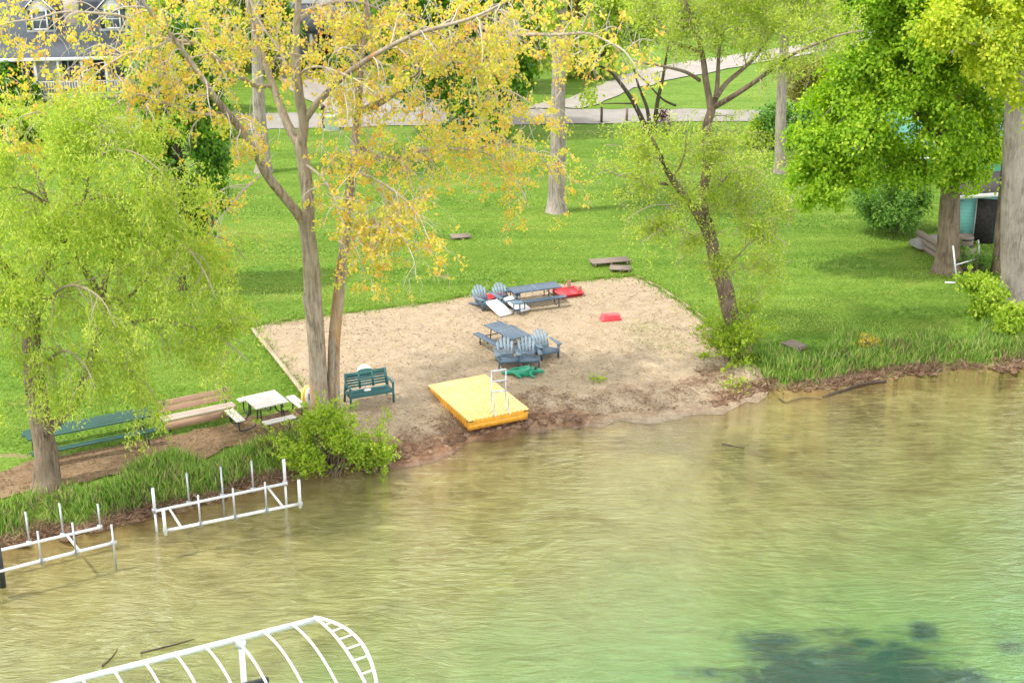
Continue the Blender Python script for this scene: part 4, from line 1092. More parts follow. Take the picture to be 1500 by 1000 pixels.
lb = [lobe_px(u, v, ru, rv, Yw + dy, rd) for (u, v, ru, rv, dy, rd) in [(20, 230, 80, 70, -1, 2), (0, 180, 60, 34, -.5, 1.3), (50, 175, 80, 40, -.5, 1.6), (140, 175, 80, 40, -.5, 1.6), (230, 190, 50, 34, -.5, 1.1), (215, 215, 60, 40, -.6, 1.4), (110, 230, 90, 55, -1, 2), (200, 260, 80, 60, -1, 1.8), (270, 300, 60, 60, -.4, 1.6), (70, 330, 100, 70, -1.5, 1.6), (180, 350, 100, 60, -1, 1.8), (290, 390, 60, 60, .4, 1.6), (20, 440, 70, 70, -1.6, 1.4), (120, 440, 80, 60, -2, 1.2), (230, 440, 90, 55, -1.2, 1.5), (330, 480, 55, 50, -1, 1.3),
    (300, 530, 50, 30, -.8, .8), (180, 540, 70, 45, -1.8, 1), (30, 560, 60, 50, -1.8, 1), (110, 590, 60, 40, -2, .9), (200, 600, 50, 30, -1.6, .8), (360, 530, 30, 35, -1, .8), (0, 620, 40, 30, -1.6, .7), (-40, 350, 60, 120, 0, 2)]]
P, D = lobes_sites(lb, 6900, r, .52, .8, .6)
S = [s for s in S if r.uniform() < .55] + [(p, unit(np.array([0, 0, -.8]) + r.normal(0, .6, 3))) for p in P]
crown_obj([leaves_at(S, cl, r)], M['leaf_wil'], root, b0)

# ------------------------------------------------ leaning willow at the sand's edge
r = np.random.default_rng(31)
b0 = G(1086, 522); Yl = b0[1]
root = tree_root('leaning_willow', 'leaning dark-barked willow with thin pale leaves at the far sand edge near the water', b0)
W = Wood(); S = []
LL = [
    ([(1090, 528, 0), (1083, 500, .1), (1071, 465, 0), (1064, 428, -.1), (1051, 392, 0), (1042, 352, .1), (1033, 325, 0)], .60, .44, 2),
    ([(1033, 332, 0), (1018, 308, -.1), (1001, 285, -.2), (986, 264, -.3), (976, 248, -.4), (965, 222, -.5), (950, 195, -.7)], .33, .09, .3),
    ([(978, 270, -.3), (952, 266, -.7), (930, 262, -1.0), (905, 256, -1.3), (885, 248, -1.5), (868, 240, -1.7)], .11, .02, .3),
    ([(1033, 330, 0), (1030, 285, .1), (1037, 240, .2), (1034, 195, .3), (1042, 162, .4)], .36, .30, .6),
    ([(1042, 164, .4), (1038, 140, .4), (1033, 112, .5), (1029, 82, .6), (1020, 45, .8), (1005, 5, 1.0), (985, -60, 1.3)], .26, .07, .35),
    ([(1025, 118, .5), (1005, 106, .1), (975, 98, -.4), (953, 94, -.8), (930, 90, -1.1)], .13, .05, .3),
    ([(1028, 82, .6), (1012, 70, .9), (992, 66, 1.2), (980, 52, 1.4), (968, 35, 1.6), (950, 10, 1.8), (930, -30, 2.0)], .15, .04, .2),
    ([(1044, 162, .4), (1050, 132, .6), (1052, 98, .8), (1055, 60, 1.0), (1066, 15, 1.3), (1075, -60, 1.6)], .18, .05, .3),
    ([(1046, 157, .4), (1072, 142, 0), (1100, 124, -.4), (1122, 108, -.7), (1150, 86, -1.1), (1188, 68, -1.6), (1228, 52, -2.0), (1265, 45, -2.4)], .20, .04, .25),
    ([(1048, 145, .4), (1064, 122, .9), (1085, 104, 1.3), (1108, 82, 1.8), (1128, 52, 2.2), (1160, 5, 2.6), (1190, -50, 3.0)], .18, .05, .25),
    ([(1033, 300, .1), (1055, 270, -.5), (1075, 250, -1.0), (1100, 245, -1.5), (1125, 260, -1.9)], .08, .02, .2),
    ([(1062, 395, 0), (1085, 370, -.5), (1105, 350, -.9), (1130, 345, -1.2), (1155, 358, -1.5)], .07, .018, .2),
    ([(1066, 405, 0), (1085, 393, .4), (1105, 395, .8), (1115, 402, 1.0)], .06, .018, .2),
    ([(1040, 360, 0), (1015, 345, -.7), (990, 335, -1.2), (965, 340, -1.6), (940, 355, -2.0)], .07, .018, .2),
    ([(1034, 235, .2), (1055, 205, .8), (1080, 190, 1.2), (1105, 195, 1.6)], .07, .02, .2),
    ([(1002, 288, -.2), (985, 300, -.8), (960, 300, -1.3), (935, 310, -1.7), (915, 325, -2.0)], .06, .018, .2),
    ([(985, 262, -.3), (1000, 235, -.8), (1005, 205, -1.1), (1000, 180, -1.3)], .09, .02, .2),
    ([(970, 235, -.5), (940, 225, 0), (910, 215, .5), (885, 212, 1.0)], .07, .02, .2),
]
cfg = dict(levels=3, leaf_level=1, leaf_step=.15, leaf_t0=.15, dens=[2.3, 2.4, 2.2], t0=.2, len=[1.5, .8, .5], rad=[.022, .009, .005], up=[.3, .05, -.1], droop=[.25, .45, .6], wander=.25)
for pts, w0, w1, t0 in LL:
    P, rad = limb_px(pts, Yl, w0, w1)
    if t0 == 2:
        rad[:5] *= [1.3, 1.12, 1.06, 1.03, 1.0]; W.tube(P, rad, 16, None, .16, 8)
        c = dict(cfg); c['t0'] = .3; c['dens'] = [1.5, 2, 2]; grow(W, S, P, rad * .9, c, r, 0, 8); continue
    c = dict(cfg); c['t0'] = t0
    if P[-1, 2] > 14: c['len'] = [1.7, .9, .55]; c['dens'] = [2.4, 2.4, 2.2]
    grow(W, S, P, rad, c, r, 0, 9)
print('lean sites', len(S), W.nf)
cl = dict(per=6, spread=.11, L=.13, W=.044, along=.5, hang=.2, nup=.5)
lb = [lobe_px(u, v, ru, rv, Yl + dy, rd) for (u, v, ru, rv, dy, rd) in [(930, 215, 55, 34, 0, 1.2), (985, 205, 60, 45, -.6, 1.3), (1045, 215, 55, 50, -.6, 1.2), (1100, 255, 45, 50, -1.2, 1), (960, 270, 60, 45, -1, 1.2), (1030, 280, 60, 45, -.6, 1.2), (905, 262, 40, 34, -1, .9), (960, 330, 50, 40, -1.4, .8), (1000, 30, 60, 60, 1, 1.8), (1060, 30, 80, 60, 1, 2), (1140, 40, 80, 50, .5, 2),
    (1200, 40, 70, 45, -1, 1.6), (960, 0, 60, 50, 1.5, 1.8), (1080, -50, 120, 60, 1.5, 3), (1180, -30, 80, 60, 1, 2.4), (1120, 340, 50, 44, -1, .9), (1115, 400, 46, 40, 0, .8), (1090, 445, 40, 34, -.2, .7), (1050, 390, 36, 34, -.6, .5), (1065, 340, 36, 34, -.7, .6), (1020, 350, 40, 34, -.8, .6), (1140, 300, 34, 40, -.8, .8), (1085, 300, 40, 40, -.7, .9), (1150, 95, 50, 26, -1, 1)]]
P, D = lobes_sites(lb, 8200, r, .52, 1.1, .8)
for p in P:
    if r.uniform() < .35: d = unit(r.normal(0, 1, 3)); W.tube(np.array([p - d * .45, p - d * .2 + r.normal(0, .04, 3), p]), np.array([.008, .006, .004]), 3, .8)
S = [s for s in S if r.uniform() < .6] + [(p, unit(r.normal(0, 1, 3))) for p in P]
link('trunk', W.mesh('leaning_trunk', M['bark_lean'], b0), root)
crown_obj([leaves_at(S, cl, r)], M['leaf_lean'], root, b0)

# ------------------------------------------------ leafy trees built from clumps
def clump_tree(name, label, base_px, trunk, lobes, mat, bark, n, cfg, seed, gap=.42, branches=26, group=None, cat='tree', gscale=.7, base=None, ground_extra=None):
    r = np.random.default_rng(seed)
    b0 = G(*base_px) if base is None else base; Yb = b0[1]
    root = tree_root(name, label, b0, cat, group)
    W = Wood()
    for pts, w0, w1 in trunk:
        P, rad = limb_px(pts, Yb, w0, w1)
        if pts[0][1] >= base_px[1] - 3: rad[:3] *= [1.45, 1.2, 1.06]
        W.tube(P, rad, 14, None if w0 < .3 else 0.0, .06, seed)
    main = limb_px(trunk[0][0], Yb, .1, .1)[0]
    lb = [lobe_px(u, v, ru, rv, Yb + dy, rd) for (u, v, ru, rv, dy, rd) in lobes]
    P, D = lobes_sites(lb, n, r, gap, gscale)
    zlow = np.percentile(P[:, 2], 42)
    for i in r.choice(len(P), min(branches, len(P)), replace=False):
        tgt = P[i]; zz = main[:, 2]; a = main[np.argmin(np.abs(zz - max(zlow + r.uniform(0, .35) * (P[:, 2].max() - zlow), tgt[2] - r.uniform(.2, .5) * abs(np.linalg.norm(tgt[:2] - main[0][:2])))))]
        m1 = a + (tgt - a) * .5 + np.array([0, 0, .12 * np.linalg.norm(tgt - a)]) + r.normal(0, .12, 3)
        Q = spline([a, m1, tgt], 5); L = np.linalg.norm(tgt - a)
        W.tube(Q, np.linspace(.012 * L + .012, .007, len(Q)), 6)
    link('trunk', W.mesh(name + '_trunk', bark, b0), root)
    crown_obj([sprays(P, D, cfg, r)], mat, root, b0)
    return root
leafy = dict(per=9, spread=.17, L=.15, W=.115, hang=.35)
clump_tree('maple_tree', 'dense vivid green maple with a broad crown hiding the teal house', (1386, 397),
    [([(1386, 402, 0), (1389, 350, 0), (1392, 290, 0), (1392, 240, 0), (1388, 190, 0), (1380, 140, 0), (1375, 90, 0), (1372, 20, 0)], .98, .20), ([(1392, 235, 0), (1360, 185, -.5), (1325, 160, -1), (1285, 170, -1.5)], .3, .06), ([(1386, 180, 0), (1410, 130, -.5), (1440, 100, -1)], .2, .05), ([(1391, 215, 0), (1350, 165, -.2), (1310, 155, -.6), (1270, 185, -1.2), (1250, 215, -1.5)], .22, .05),
     ([(1386, 398, 0), (1372, 400, -.3), (1358, 403, -.4), (1352, 408, -.5)], .16, .07)],
    [(1290, 90, 85, 70, .5, 2.0), (1235, 150, 65, 55, .3, 1.7), (1330, 40, 75, 60, 0, 2), (1200, 210, 50, 45, .2, 1.4), (1260, 190, 62, 42, -.8, 1.4), (1190, 260, 40, 38, -.3, 1.1), (1235, 275, 38, 28, -.5, 1.0),
     (1400, 215, 62, 48, -1.0, 1.4), (1425, 150, 60, 60, .3, 1.6), (1400, 255, 40, 28, -1.2, .9), (1300, 0, 80, 60, 0, 2), (1370, -30, 90, 60, 0, 2), (1280, -50, 80, 50, .5, 2), (1185, 175, 28, 34, 0, .9), (1320, 205, 45, 34, .9, 1.2), (1350, 120, 40, 50, 1.0, 1.2), (1440, 225, 40, 40, -.3, 1.0), (1175, 285, 24, 24, -.2, .7), (1290, 235, 44, 26, -.9, .9), (1385, 175, 52, 60, -1.7, 1.2), (1360, 95, 64, 52, -1.6, 1.3), (1405, 105, 44, 54, -1.6, 1.2), (1325, 150, 60, 50, -1.4, 1.2), (1375, 30, 60, 50, -1.5, 1.4), (1335, 250, 40, 22, -.8, .8), (1250, 245, 40, 26, -.9, .9), (1345, 215, 36, 26, -1.0, .9), (1345, -20, 110, 60, .6, 2.2)],
    M['leaf_maple'], M['bark_wil'], 14500, dict(per=9, spread=.19, L=.16, W=.115, hang=.4), 41, .50, 34, gscale=.95)
clump_tree('cottonwood_tree', 'thick grey-trunked tree with lime yellow leaves next to the maple, cut by the picture edge', (1487, 440),
    [([(1487, 446, 0), (1485, 380, 0), (1484, 300, 0), (1486, 200, 0), (1489, 100, 0), (1493, 0, 0), (1498, -150, 0)], 1.02, .55), ([(1488, 130, 0), (1465, 95, -1), (1440, 70, -2), (1410, 60, -2.6)], .22, .05)],
    [(1400, 35, 52, 42, -2, 1.3), (1450, 75, 48, 45, -2, 1.3), (1480, 25, 60, 45, -2, 1.6), (1445, -10, 70, 50, -1, 2), (1500, 120, 30, 45, -2.4, .9), (1370, 15, 35, 28, -2.2, .9), (1470, 115, 26, 26, -2.4, .7), (1520, -60, 120, 90, 0, 3), (1560, 50, 80, 80, 0, 2), (1510, 190, 16, 28, -2.0, .5), (1350, 40, 24, 20, -1.8, .7)],
    M['leaf_ylw'], M['bark_grey'], 4000, leafy, 42, .42, 26, gscale=.9)
clump_tree('slender_tree', 'slim brown trunk between the teal shed and the thick grey trunk', (1462, 398),
    [([(1462, 402, 0), (1464, 350, 0), (1468, 300, 0), (1473, 240, 0), (1480, 150, 0), (1484, 40, 0)], .46, .2)],
    [(1455, 210, 22, 26, -.5, .7), (1440, 278, 24, 17, -.8, .5), (1415, 272, 22, 14, -.9, .5), (1448, 310, 13, 14, -.9, .4), (1470, 265, 14, 20, -.6, .4), (1480, 120, 40, 40, 1, 1.2)],
    M['leaf_maple'], M['bark_wil'], 640, leafy, 43, .45, 10)
# trees further back
far = dict(per=9, spread=.24, L=.24, W=.17, hang=.3)
clump_tree('maple_tree', 'bright green maple with dark hollows near the road, behind the orange-yellow branches', (673, 196),
    [([(673, 199, 0), (672, 170, 0), (672, 130, 0), (672, 60, 0), (672, -20, 0)], .55, .2), ([(672, 140, 0), (640, 100, -1), (610, 70, -1.5)], .2, .06), ([(672, 120, 0), (705, 85, -1), (735, 60, -1.5)], .2, .06)],
    [(615, 115, 56, 44, 0, 2), (600, 50, 59, 49, 0, 2), (660, 60, 70, 66, .5, 2.6), (720, 45, 64, 55, 0, 2.4), (735, 110, 53, 41, 0, 2), (690, 140, 53, 35, -1.5, 1.6), (640, 0, 94, 55, 0, 3), (720, -15, 82, 55, 0, 3), (585, 5, 47, 44, 0, 2), (720, 180, 40, 19, -1.8, 1.2), (775, 165, 18, 17, -1, .8), (650, -70, 129, 66, 0, 3.5), (680, 190, 47, 13, -2, 1)],
    M['leaf_dkgr'], M['bark_dark'], 7000, far, 44, .45, 40, gscale=.5)
clump_tree('holly_tree', 'tall dark green tree with a narrow crown between the willow and the two-stemmed tree', (267, 424),
    [([(267, 427, 0), (266, 395, 0), (265, 340, 0), (262, 250, 0), (260, 150, 0), (258, 70, 0)], .34, .08)],
    [(262, 340, 46, 34, 0, 1.3), (285, 290, 48, 45, 0, 1.4), (240, 280, 40, 45, 0, 1.3), (300, 230, 40, 45, 0, 1.3), (250, 210, 48, 50, 0, 1.4), (285, 160, 44, 50, 0, 1.4), (235, 140, 35, 45, 0, 1.2), (262, 95, 42, 40, 0, 1.3), (225, 90, 26, 30, 0, .9), (300, 110, 26, 40, 0, .9), (262, 45, 26, 30, 0, .9)],
    M['leaf_dkgr'], M['bark_dark'], 5200, dict(per=9, spread=.18, L=.18, W=.12, hang=.4), 45, .42, 40)
def pole_tree(name, label, base, pts, w0, w1, bark, lobes, mat, n, seed, branches=14):
    return clump_tree(name, label, base, [(pts, w0, w1)], lobes, mat, bark, n, far, seed, .44, branches)
pole_tree('tall_tree', 'tall straight grey trunk rising from the open lawn, behind the tips of the orange-yellow branches', (815, 310), [(815, 314, 0), (816, 270, 0), (817, 210, 0), (818, 150, 0), (819, 80, 0), (821, 0, 0), (823, -120, 0), (824, -240, 0)], .80, .42, M['bark_grey'],
    [(790, -190, 110, 60, 0, 4), (860, -230, 100, 60, 0, 4), (820, -150, 90, 40, 0, 3), (812, 20, 22, 30, 0, .8), (822, 95, 16, 24, 0, .7), (838, -60, 50, 40, 0, 2)], M['leaf_lean'], 1500, 46, 24)
pole_tree('tall_tree', 'tall bare grey trunk on the lawn before the tan and dark green shrubs', (1143, 253), [(1143, 257, 0), (1143, 220, 0), (1144, 170, 0), (1146, 110, 0), (1150, 50, 0), (1155, -20, 0), (1158, -120, 0)], .62, .34, M['bark_grey'],
    [(1130, -60, 90, 60, 0, 3), (1200, -20, 60, 45, 0, 2.4), (1160, 10, 50, 25, 0, 2), (1180, -110, 110, 60, 0, 3), (1210, 25, 34, 22, 1, 1.4)], M['leaf_lean'], 1100, 47, 40)
pole_tree('tall_tree', 'grey trunk seen behind the low fork of the two-stemmed orange-yellow tree', (386, 252), [(387, 255, 0), (385, 220, 0), (381, 180, 0), (378, 130, 0), (376, 60, 0), (374, -40, 0), (372, -160, 0)], .76, .4, M['bark_grey'],
    [(360, -140, 100, 60, 0, 3.5), (400, -90, 80, 50, 0, 3), (340, -60, 60, 40, 0, 2.4)], M['leaf_lean'], 900, 48, 18)
# several-stemmed dark tree by the road
clump_tree('crab_apple_tree', 'dark tree with several spreading stems standing at the road edge', (952, 196),
    [([(950, 200, 0), (938, 170, 0), (925, 145, 0), (907, 120, 0), (892, 104, 0), (868, 92, 0)], .34, .10), ([(953, 200, 0), (948, 160, 0), (936, 128, .3), (928, 100, .5)], .26, .08), ([(957, 200, 0), (963, 150, 0), (970, 120, 0), (976, 85, 0), (982, 50, 0)], .28, .08), ([(990, 155, .4), (970, 145, .2), (948, 122, 0), (930, 105, 0)], .14, .05), ([(930, 152, 0), (890, 152, -.5), (860, 156, -.9)], .10, .03)],
    [(880, 60, 40, 30, 0, 1.6), (940, 40, 45, 32, 0, 1.8), (985, 25, 38, 34, 0, 1.5), (910, 10, 55, 30, 0, 2), (865, 140, 18, 12, -.8, .8)], M['leaf_lean'], M['bark_dark'], 620, far, 49, .5, 30)
# bushes
def bush(name, label, base_px, lobes, mat, n, cfg, seed, gap=.44, stems=12, bark=None, gscale=1.0, shoots=0, slen=.9):
    r = np.random.default_rng(seed); b0 = G(*base_px); Yb = b0[1]
    root = tree_root(name, label, b0, 'bush')
    lb = [lobe_px(u, v, ru, rv, Yb + dy, rd) for (u, v, ru, rv, dy, rd) in lobes]
    P, D = lobes_sites(lb, n, r, gap, gscale); zmin = hgt(P[:, 0], P[:, 1]) + .06; P[:, 2] = np.maximum(P[:, 2], zmin)
    W = Wood()
    for i in r.choice(len(P), min(stems, len(P)), replace=False):
        a = np.array([b0[0] + r.normal(0, .18) + (P[i][0] - b0[0]) * .35, b0[1] + r.normal(0, .12) + (P[i][1] - b0[1]) * .35, 0]); a[2] = hz(a[0], a[1]) - .02
        m_ = a + (P[i] - a) * .5 + np.array([0, 0, .08]) + r.normal(0, .05, 3)
        W.tube(spline([a, m_, P[i]], 4), np.linspace(.022, .006, 9), 5, .35)
    SS = []
    for i in range(shoots):
        q = P[r.integers(len(P))]; a = q * .6 + b0 * .4 + r.normal(0, .1, 3); a[2] = max(hz(a[0], a[1]), q[2] - .5)
        d_ = unit((q - b0) * [1, 1, .3] * .7 + r.normal(0, .35, 3) + [0, 0, .8]); Q = [a]
        for k in range(5): d_ = unit(d_ + r.normal(0, .14, 3) - [0, 0, .06]); Q.append(Q[-1] + d_ * slen * r.uniform(.7, 1.3) / 5 + (q - a) * .12)
        Q = np.array(Q); W.tube(Q, np.linspace(.010, .004, 6), 4, .5)
        for k in range(9): f = r.uniform(.2, 1) * 4.99; j = int(f); SS.append((Q[j] + (Q[j + 1] - Q[j]) * (f - j), unit(Q[j + 1] - Q[j])))
    link('stems', W.mesh(name + '_stems', bark or M['bark_wil'], b0), root)
    VT = [sprays(P, D, cfg, r)]
    if SS: VT.append(leaves_at(SS, dict(per=5, spread=.05, L=cfg['L'] * 1.1, W=cfg['W'], along=.8, hang=0, nup=.5), r))
    crown_obj(VT, mat, root, b0, 'foliage')
    return root
sm = dict(per=8, spread=.11, L=.10, W=.05, hang=.1, thin=.4)
bush('shore_bush', 'fresh lime green bush on the bank in front of the two-stemmed tree', (470, 672), [(470, 640, 52, 34, 0, 1.0), (430, 650, 36, 26, 0, .8), (505, 655, 34, 26, -.2, .7), (455, 672, 30, 18, -.5, .5), (400, 650, 22, 16, .2, .5), (515, 632, 22, 22, .3, .5), (478, 618, 24, 18, .2, .5)], M['leaf_bush'], 1000, sm, 61, .54, 60, shoots=110)
bush('shore_bush', 'small loose lime green bush at the water edge toward the yellow raft', (553, 672), [(553, 655, 26, 20, 0, .5), (570, 640, 14, 16, .1, .35), (540, 668, 20, 10, -.2, .4), (562, 622, 8, 14, .2, .2)], M['leaf_bush'], 170, sm, 62, .52, 26, shoots=50)
bush('willow_shrub', 'bushy green sprouts round the foot of the leaning willow', (1085, 520), [(1085, 485, 32, 30, -.3, .8), (1060, 495, 20, 18, -.3, .5), (1110, 470, 24, 26, .1, .6), (1095, 455, 18, 16, .2, .5), (1075, 508, 24, 12, -.5, .5)], M['leaf_bush'], 420, sm, 63, .5, 50, shoots=110, slen=1.2)
bush('round_shrub', 'large rounded dark green shrub under the maple crown', (1308, 338), [(1305, 292, 52, 38, 0, 1.4), (1275, 285, 28, 30, -.2, 1.0), (1335, 290, 30, 32, -.1, 1.0), (1310, 315, 44, 22, -.6, 1.1), (1300, 262, 30, 16, 0, .9)], M['leaf_jun'], 1500, dict(per=9, spread=.17, L=.18, W=.06, hang=.2, thin=.5), 64, .46, 16, shoots=70, slen=.8)
bush('round_shrub', 'bright green shrub in front of the slim trunk and white pipe stand', (1440, 462), [(1440, 428, 32, 28, 0, .9), (1420, 418, 18, 18, .1, .5), (1448, 450, 22, 16, -.3, .6), (1425, 445, 16, 14, 0, .5)], M['leaf_bush'], 360, dict(per=9, spread=.15, L=.14, W=.09, hang=.2, thin=.5), 65, .52, 24, shoots=34, slen=.7)
bush('round_shrub', 'bright green shrub at the foot of the thick grey trunk near the water', (1486, 492), [(1488, 468, 24, 24, 0, .7), (1475, 482, 18, 14, -.2, .5), (1508, 470, 20, 26, 0, .6)], M['leaf_bush'], 260, dict(per=9, spread=.14, L=.13, W=.085, hang=.2, thin=.5), 66, .52, 18, shoots=28, slen=.6)
bush('laurel_shrub', 'dark green shrub behind the bare grey trunk, pale tips on one side', (1175, 216), [(1180, 180, 36, 32, 0, 1.4), (1130, 175, 26, 30, .2, 1.2), (1200, 195, 22, 20, 0, 1)], M['leaf_jun'], 700, dict(per=9, spread=.22, L=.22, W=.13, hang=.2, thin=.5), 67, .4, 14)
bush('lime_shrub', 'lime green shrub leaning out from the dark shrub by the bare grey trunk', (1108, 214), [(1108, 190, 22, 20, -.3, .9), (1122, 200, 16, 12, -.4, .6), (1092, 200, 12, 10, -.3, .5)], M['leaf_bush'], 240, dict(per=9, spread=.2, L=.2, W=.12, hang=.2, thin=.5), 68, .42, 12)
bush('tan_shrub', 'tall olive tan shrub between the bare grey trunk and the maple', (1185, 180), [(1182, 125, 34, 34, .5, 1.5), (1205, 110, 26, 30, .5, 1.2), (1165, 110, 20, 26, .5, 1)], M['leaf_tan'], 520, dict(per=9, spread=.24, L=.26, W=.09, hang=-.3, thin=.4), 69, .42, 20)
bush('maroon_shrub', 'small maroon-leaved shrub by the road behind the leaning willow', (972, 192), [(970, 170, 9, 11, 0, .5), (975, 182, 8, 8, 0, .4)], M['leaf_mar'], 46, dict(per=8, spread=.12, L=.16, W=.1, hang=.1, thin=.4), 70, .3, 6)
bush('flowering_plant', 'thin plant with yellow flowers in the bank grass', (1271, 516), [(1272, 497, 20, 10, 0, .4), (1258, 502, 10, 8, 0, .3), (1284, 500, 9, 8, 0, .3)], M['leaf_gold'], 60, dict(per=6, spread=.05, L=.06, W=.045, hang=0, thin=.3), 71, .3, 30, gscale=2)
bush('roadside_shrub', 'spreading light green shrub on the road verge behind the willow top', (40, 204), [(20, 180, 60, 24, 0, 1.4), (75, 186, 44, 18, -.2, 1.2), (-30, 176, 50, 30, 0, 1.4)], M['leaf_wil'], 700, far, 74, .42, 14)
bush('roadside_shrub', 'low green shrub on the road verge behind the narrow dark green tree', (335, 200), [(330, 186, 34, 16, 0, 1.1), (300, 184, 30, 18, 0, 1.1)], M['leaf_bush'], 330, far, 75, .42, 10)
bush('brush_clump', 'half bare brush clump between the maple trunk and the slim trunk', (1424, 396), [(1420, 378, 20, 15, 0, .5), (1440, 384, 16, 12, 0, .4), (1410, 384, 12, 10, -.2, .4)], M['leaf_jun'], 70, dict(per=6, spread=.1, L=.09, W=.05, hang=.1, thin=.4), 76, .3, 60, shoots=40, slen=.7)
bush('porch_shrub', 'rounded green shrub before the white porch of the grey house', (8, 150), [(8, 120, 30, 34, 0, 1.5), (35, 135, 25, 18, -.4, 1)], M['leaf_dkgr'], 420, far, 72, .42, 8)
bush('porch_shrub', 'dark green shrub below the porch of the small grey-roofed house', (480, 103), [(480, 90, 30, 9, 0, 1.2), (455, 96, 18, 7, 0, .8)], M['leaf_dkgr'], 220, far, 73, .4, 8)
# wood behind
bk = dict(per=9, spread=.34, L=.36, W=.26, hang=.3)
for i, (lab, bpx, u0, v0, ru, rv, mt, n) in enumerate([
    ('dense green tree behind the small grey-roofed house, first beyond its porch', (560, 92), 548, 25, 34, 55, 'leaf_dkgr', 900),
    ('dense green tree standing between the grey house with dormers and the small house', (320, 100), 320, 20, 60, 70, 'leaf_bush', 1300),
    ('yellow-green tree behind the grey house chimney', (205, 100), 205, 40, 34, 60, 'leaf_wil', 800),
    ('olive tree beyond the gravel path bend at the picture top', (895, 62), 880, 15, 36, 34, 'leaf_tan', 520),
    ('pale yellow-green tree beyond the gravel path, past the leaning willow top', (1085, 45), 1085, -5, 50, 40, 'leaf_lean', 620),
    ('pale green tree at the end of the gravel path beside the maple', (1215, 48), 1215, 0, 46, 40, 'leaf_lean', 620),
    ('bright green tree before the road, between the willow top and the poplar fork', (262, 168), 262, 70, 70, 85, 'leaf_bush', 1700),
    ('mid green tree behind the poplar fork, beyond the road and driveway', (395, 112), 398, 30, 34, 60, 'leaf_dkgr', 800),
    ('dark green tree beyond the driveway with its crown touching the bright maple', (600, 116), 590, 45, 46, 60, 'leaf_dkgr', 1100),
    ('yellow-green tree beyond the road between the maple and the tall grey trunk', (775, 130), 775, 45, 50, 70, 'leaf_wil', 1100),
    ('spreading green tree beyond the driveway end, partly behind the bright maple', (655, 140), 640, 90, 60, 50, 'leaf_bush', 1000),
    ('pale green tree on the bend of the gravel path behind the dark several-stemmed tree', (870, 112), 862, 72, 40, 44, 'leaf_lean', 620),
    ('olive tree standing behind the top of the tall grey trunk', (835, 95), 838, 20, 40, 50, 'leaf_tan', 700)]):
    clump_tree('background_tree', lab, bpx, [([(bpx[0], bpx[1] + 3, 0), (bpx[0], v0 + rv * .5, 0), (u0, v0, 0), (u0, v0 - rv * .7, 0)], .5, .12)],
        [(u0, v0, ru, rv * .8, 0, 2.5), (u0 - ru * .5, v0 + rv * .3, ru * .6, rv * .55, 0, 2), (u0 + ru * .5, v0 + rv * .25, ru * .6, rv * .55, -.5, 2), (u0, v0 - rv * .6, ru * .7, rv * .6, 0, 2)], M[mt], M['bark_dark'], n, bk, 80 + i, .44, 16, group='trees beyond the road', gscale=.5)
# far wood closing the view, one mass
r = np.random.default_rng(99)
lb = []
for k in range(70):
    x = r.uniform(-170, 170); y = r.uniform(175, 215); h = r.uniform(8, 15); lb.append((np.array([x, y, h * .55]), (r.uniform(4, 8), 5, h * .55)))
P, D = lobes_sites(lb, 9000, r, .4, .25)
o = crown_obj([sprays(P, D, dict(per=6, spread=.8, L=1.1, W=.8, hang=.2), r)], M['leaf_dkgr'], None, (0, 0, 0), 'far_wood'); o['kind'] = 'stuff'

# ---------------------------------------------------------------- buildings
M['siding_white'] = plain('white_siding', (.78, .78, .76), .6, .3, var=.04)
M['shingle_grey'] = plain('grey_shingles', (.082, .092, .104), .9, .12, var=.25, scale=9, bump=.4)
M['glass'] = plain('window_glass', (.12, .15, .18), .08, .6, var=.2, scale=1.2, bump=0)
M['shutter'] = plain('dark_green_shutter', (.05, .075, .075), .6, .3)
M['porch_dark'] = plain('porch_back_wall', (.34, .33, .31), .8, .2)
M['brick_pale'] = None
def sid(name, col, step=.16):
    m, nt = new_mat(name); t = NT(nt); o = t.obj(); s = t.n('ShaderNodeSeparateXYZ'); t.set(s.inputs[0], o)
    f = t.math('FRACT', t.math('MULTIPLY', s.outputs[2], 1 / step))
    c = t.mix(t.ramp(f, [(0.0, (.75, .75, .75)), (.1, (0, 0, 0))]), t.ramp(t.noise(3, 4, .6, o), [(.3, tuple(x * .85 for x in col)), (.7, col)]), tuple(x * .45 for x in col))
    t.out(t.bsdf(c, .6, .25, 0, t.bump(f, .4, .02))); return m
M['teal'] = sid('teal_lap_siding', (.20, .52, .46)); M['white_lap'] = sid('white_lap_siding', (.78, .78, .76), .18)
m, nt = new_mat('pale_pink_brick'); t = NT(nt); o = t.obj()
br = t.n('ShaderNodeTexBrick'); t.set(br.inputs['Vector'], t.mapping(o, (1, 1, 1), (R(90), 0, 0))); br.inputs['Scale'].default_value = 4
br.inputs['Color1'].default_value = (.52, .36, .30, 1); br.inputs['Color2'].default_value = (.66, .52, .46, 1); br.inputs['Mortar'].default_value = (.70, .66, .6, 1)
t.out(t.bsdf(br.outputs[0], .85, .2)); M['brick_pale'] = m

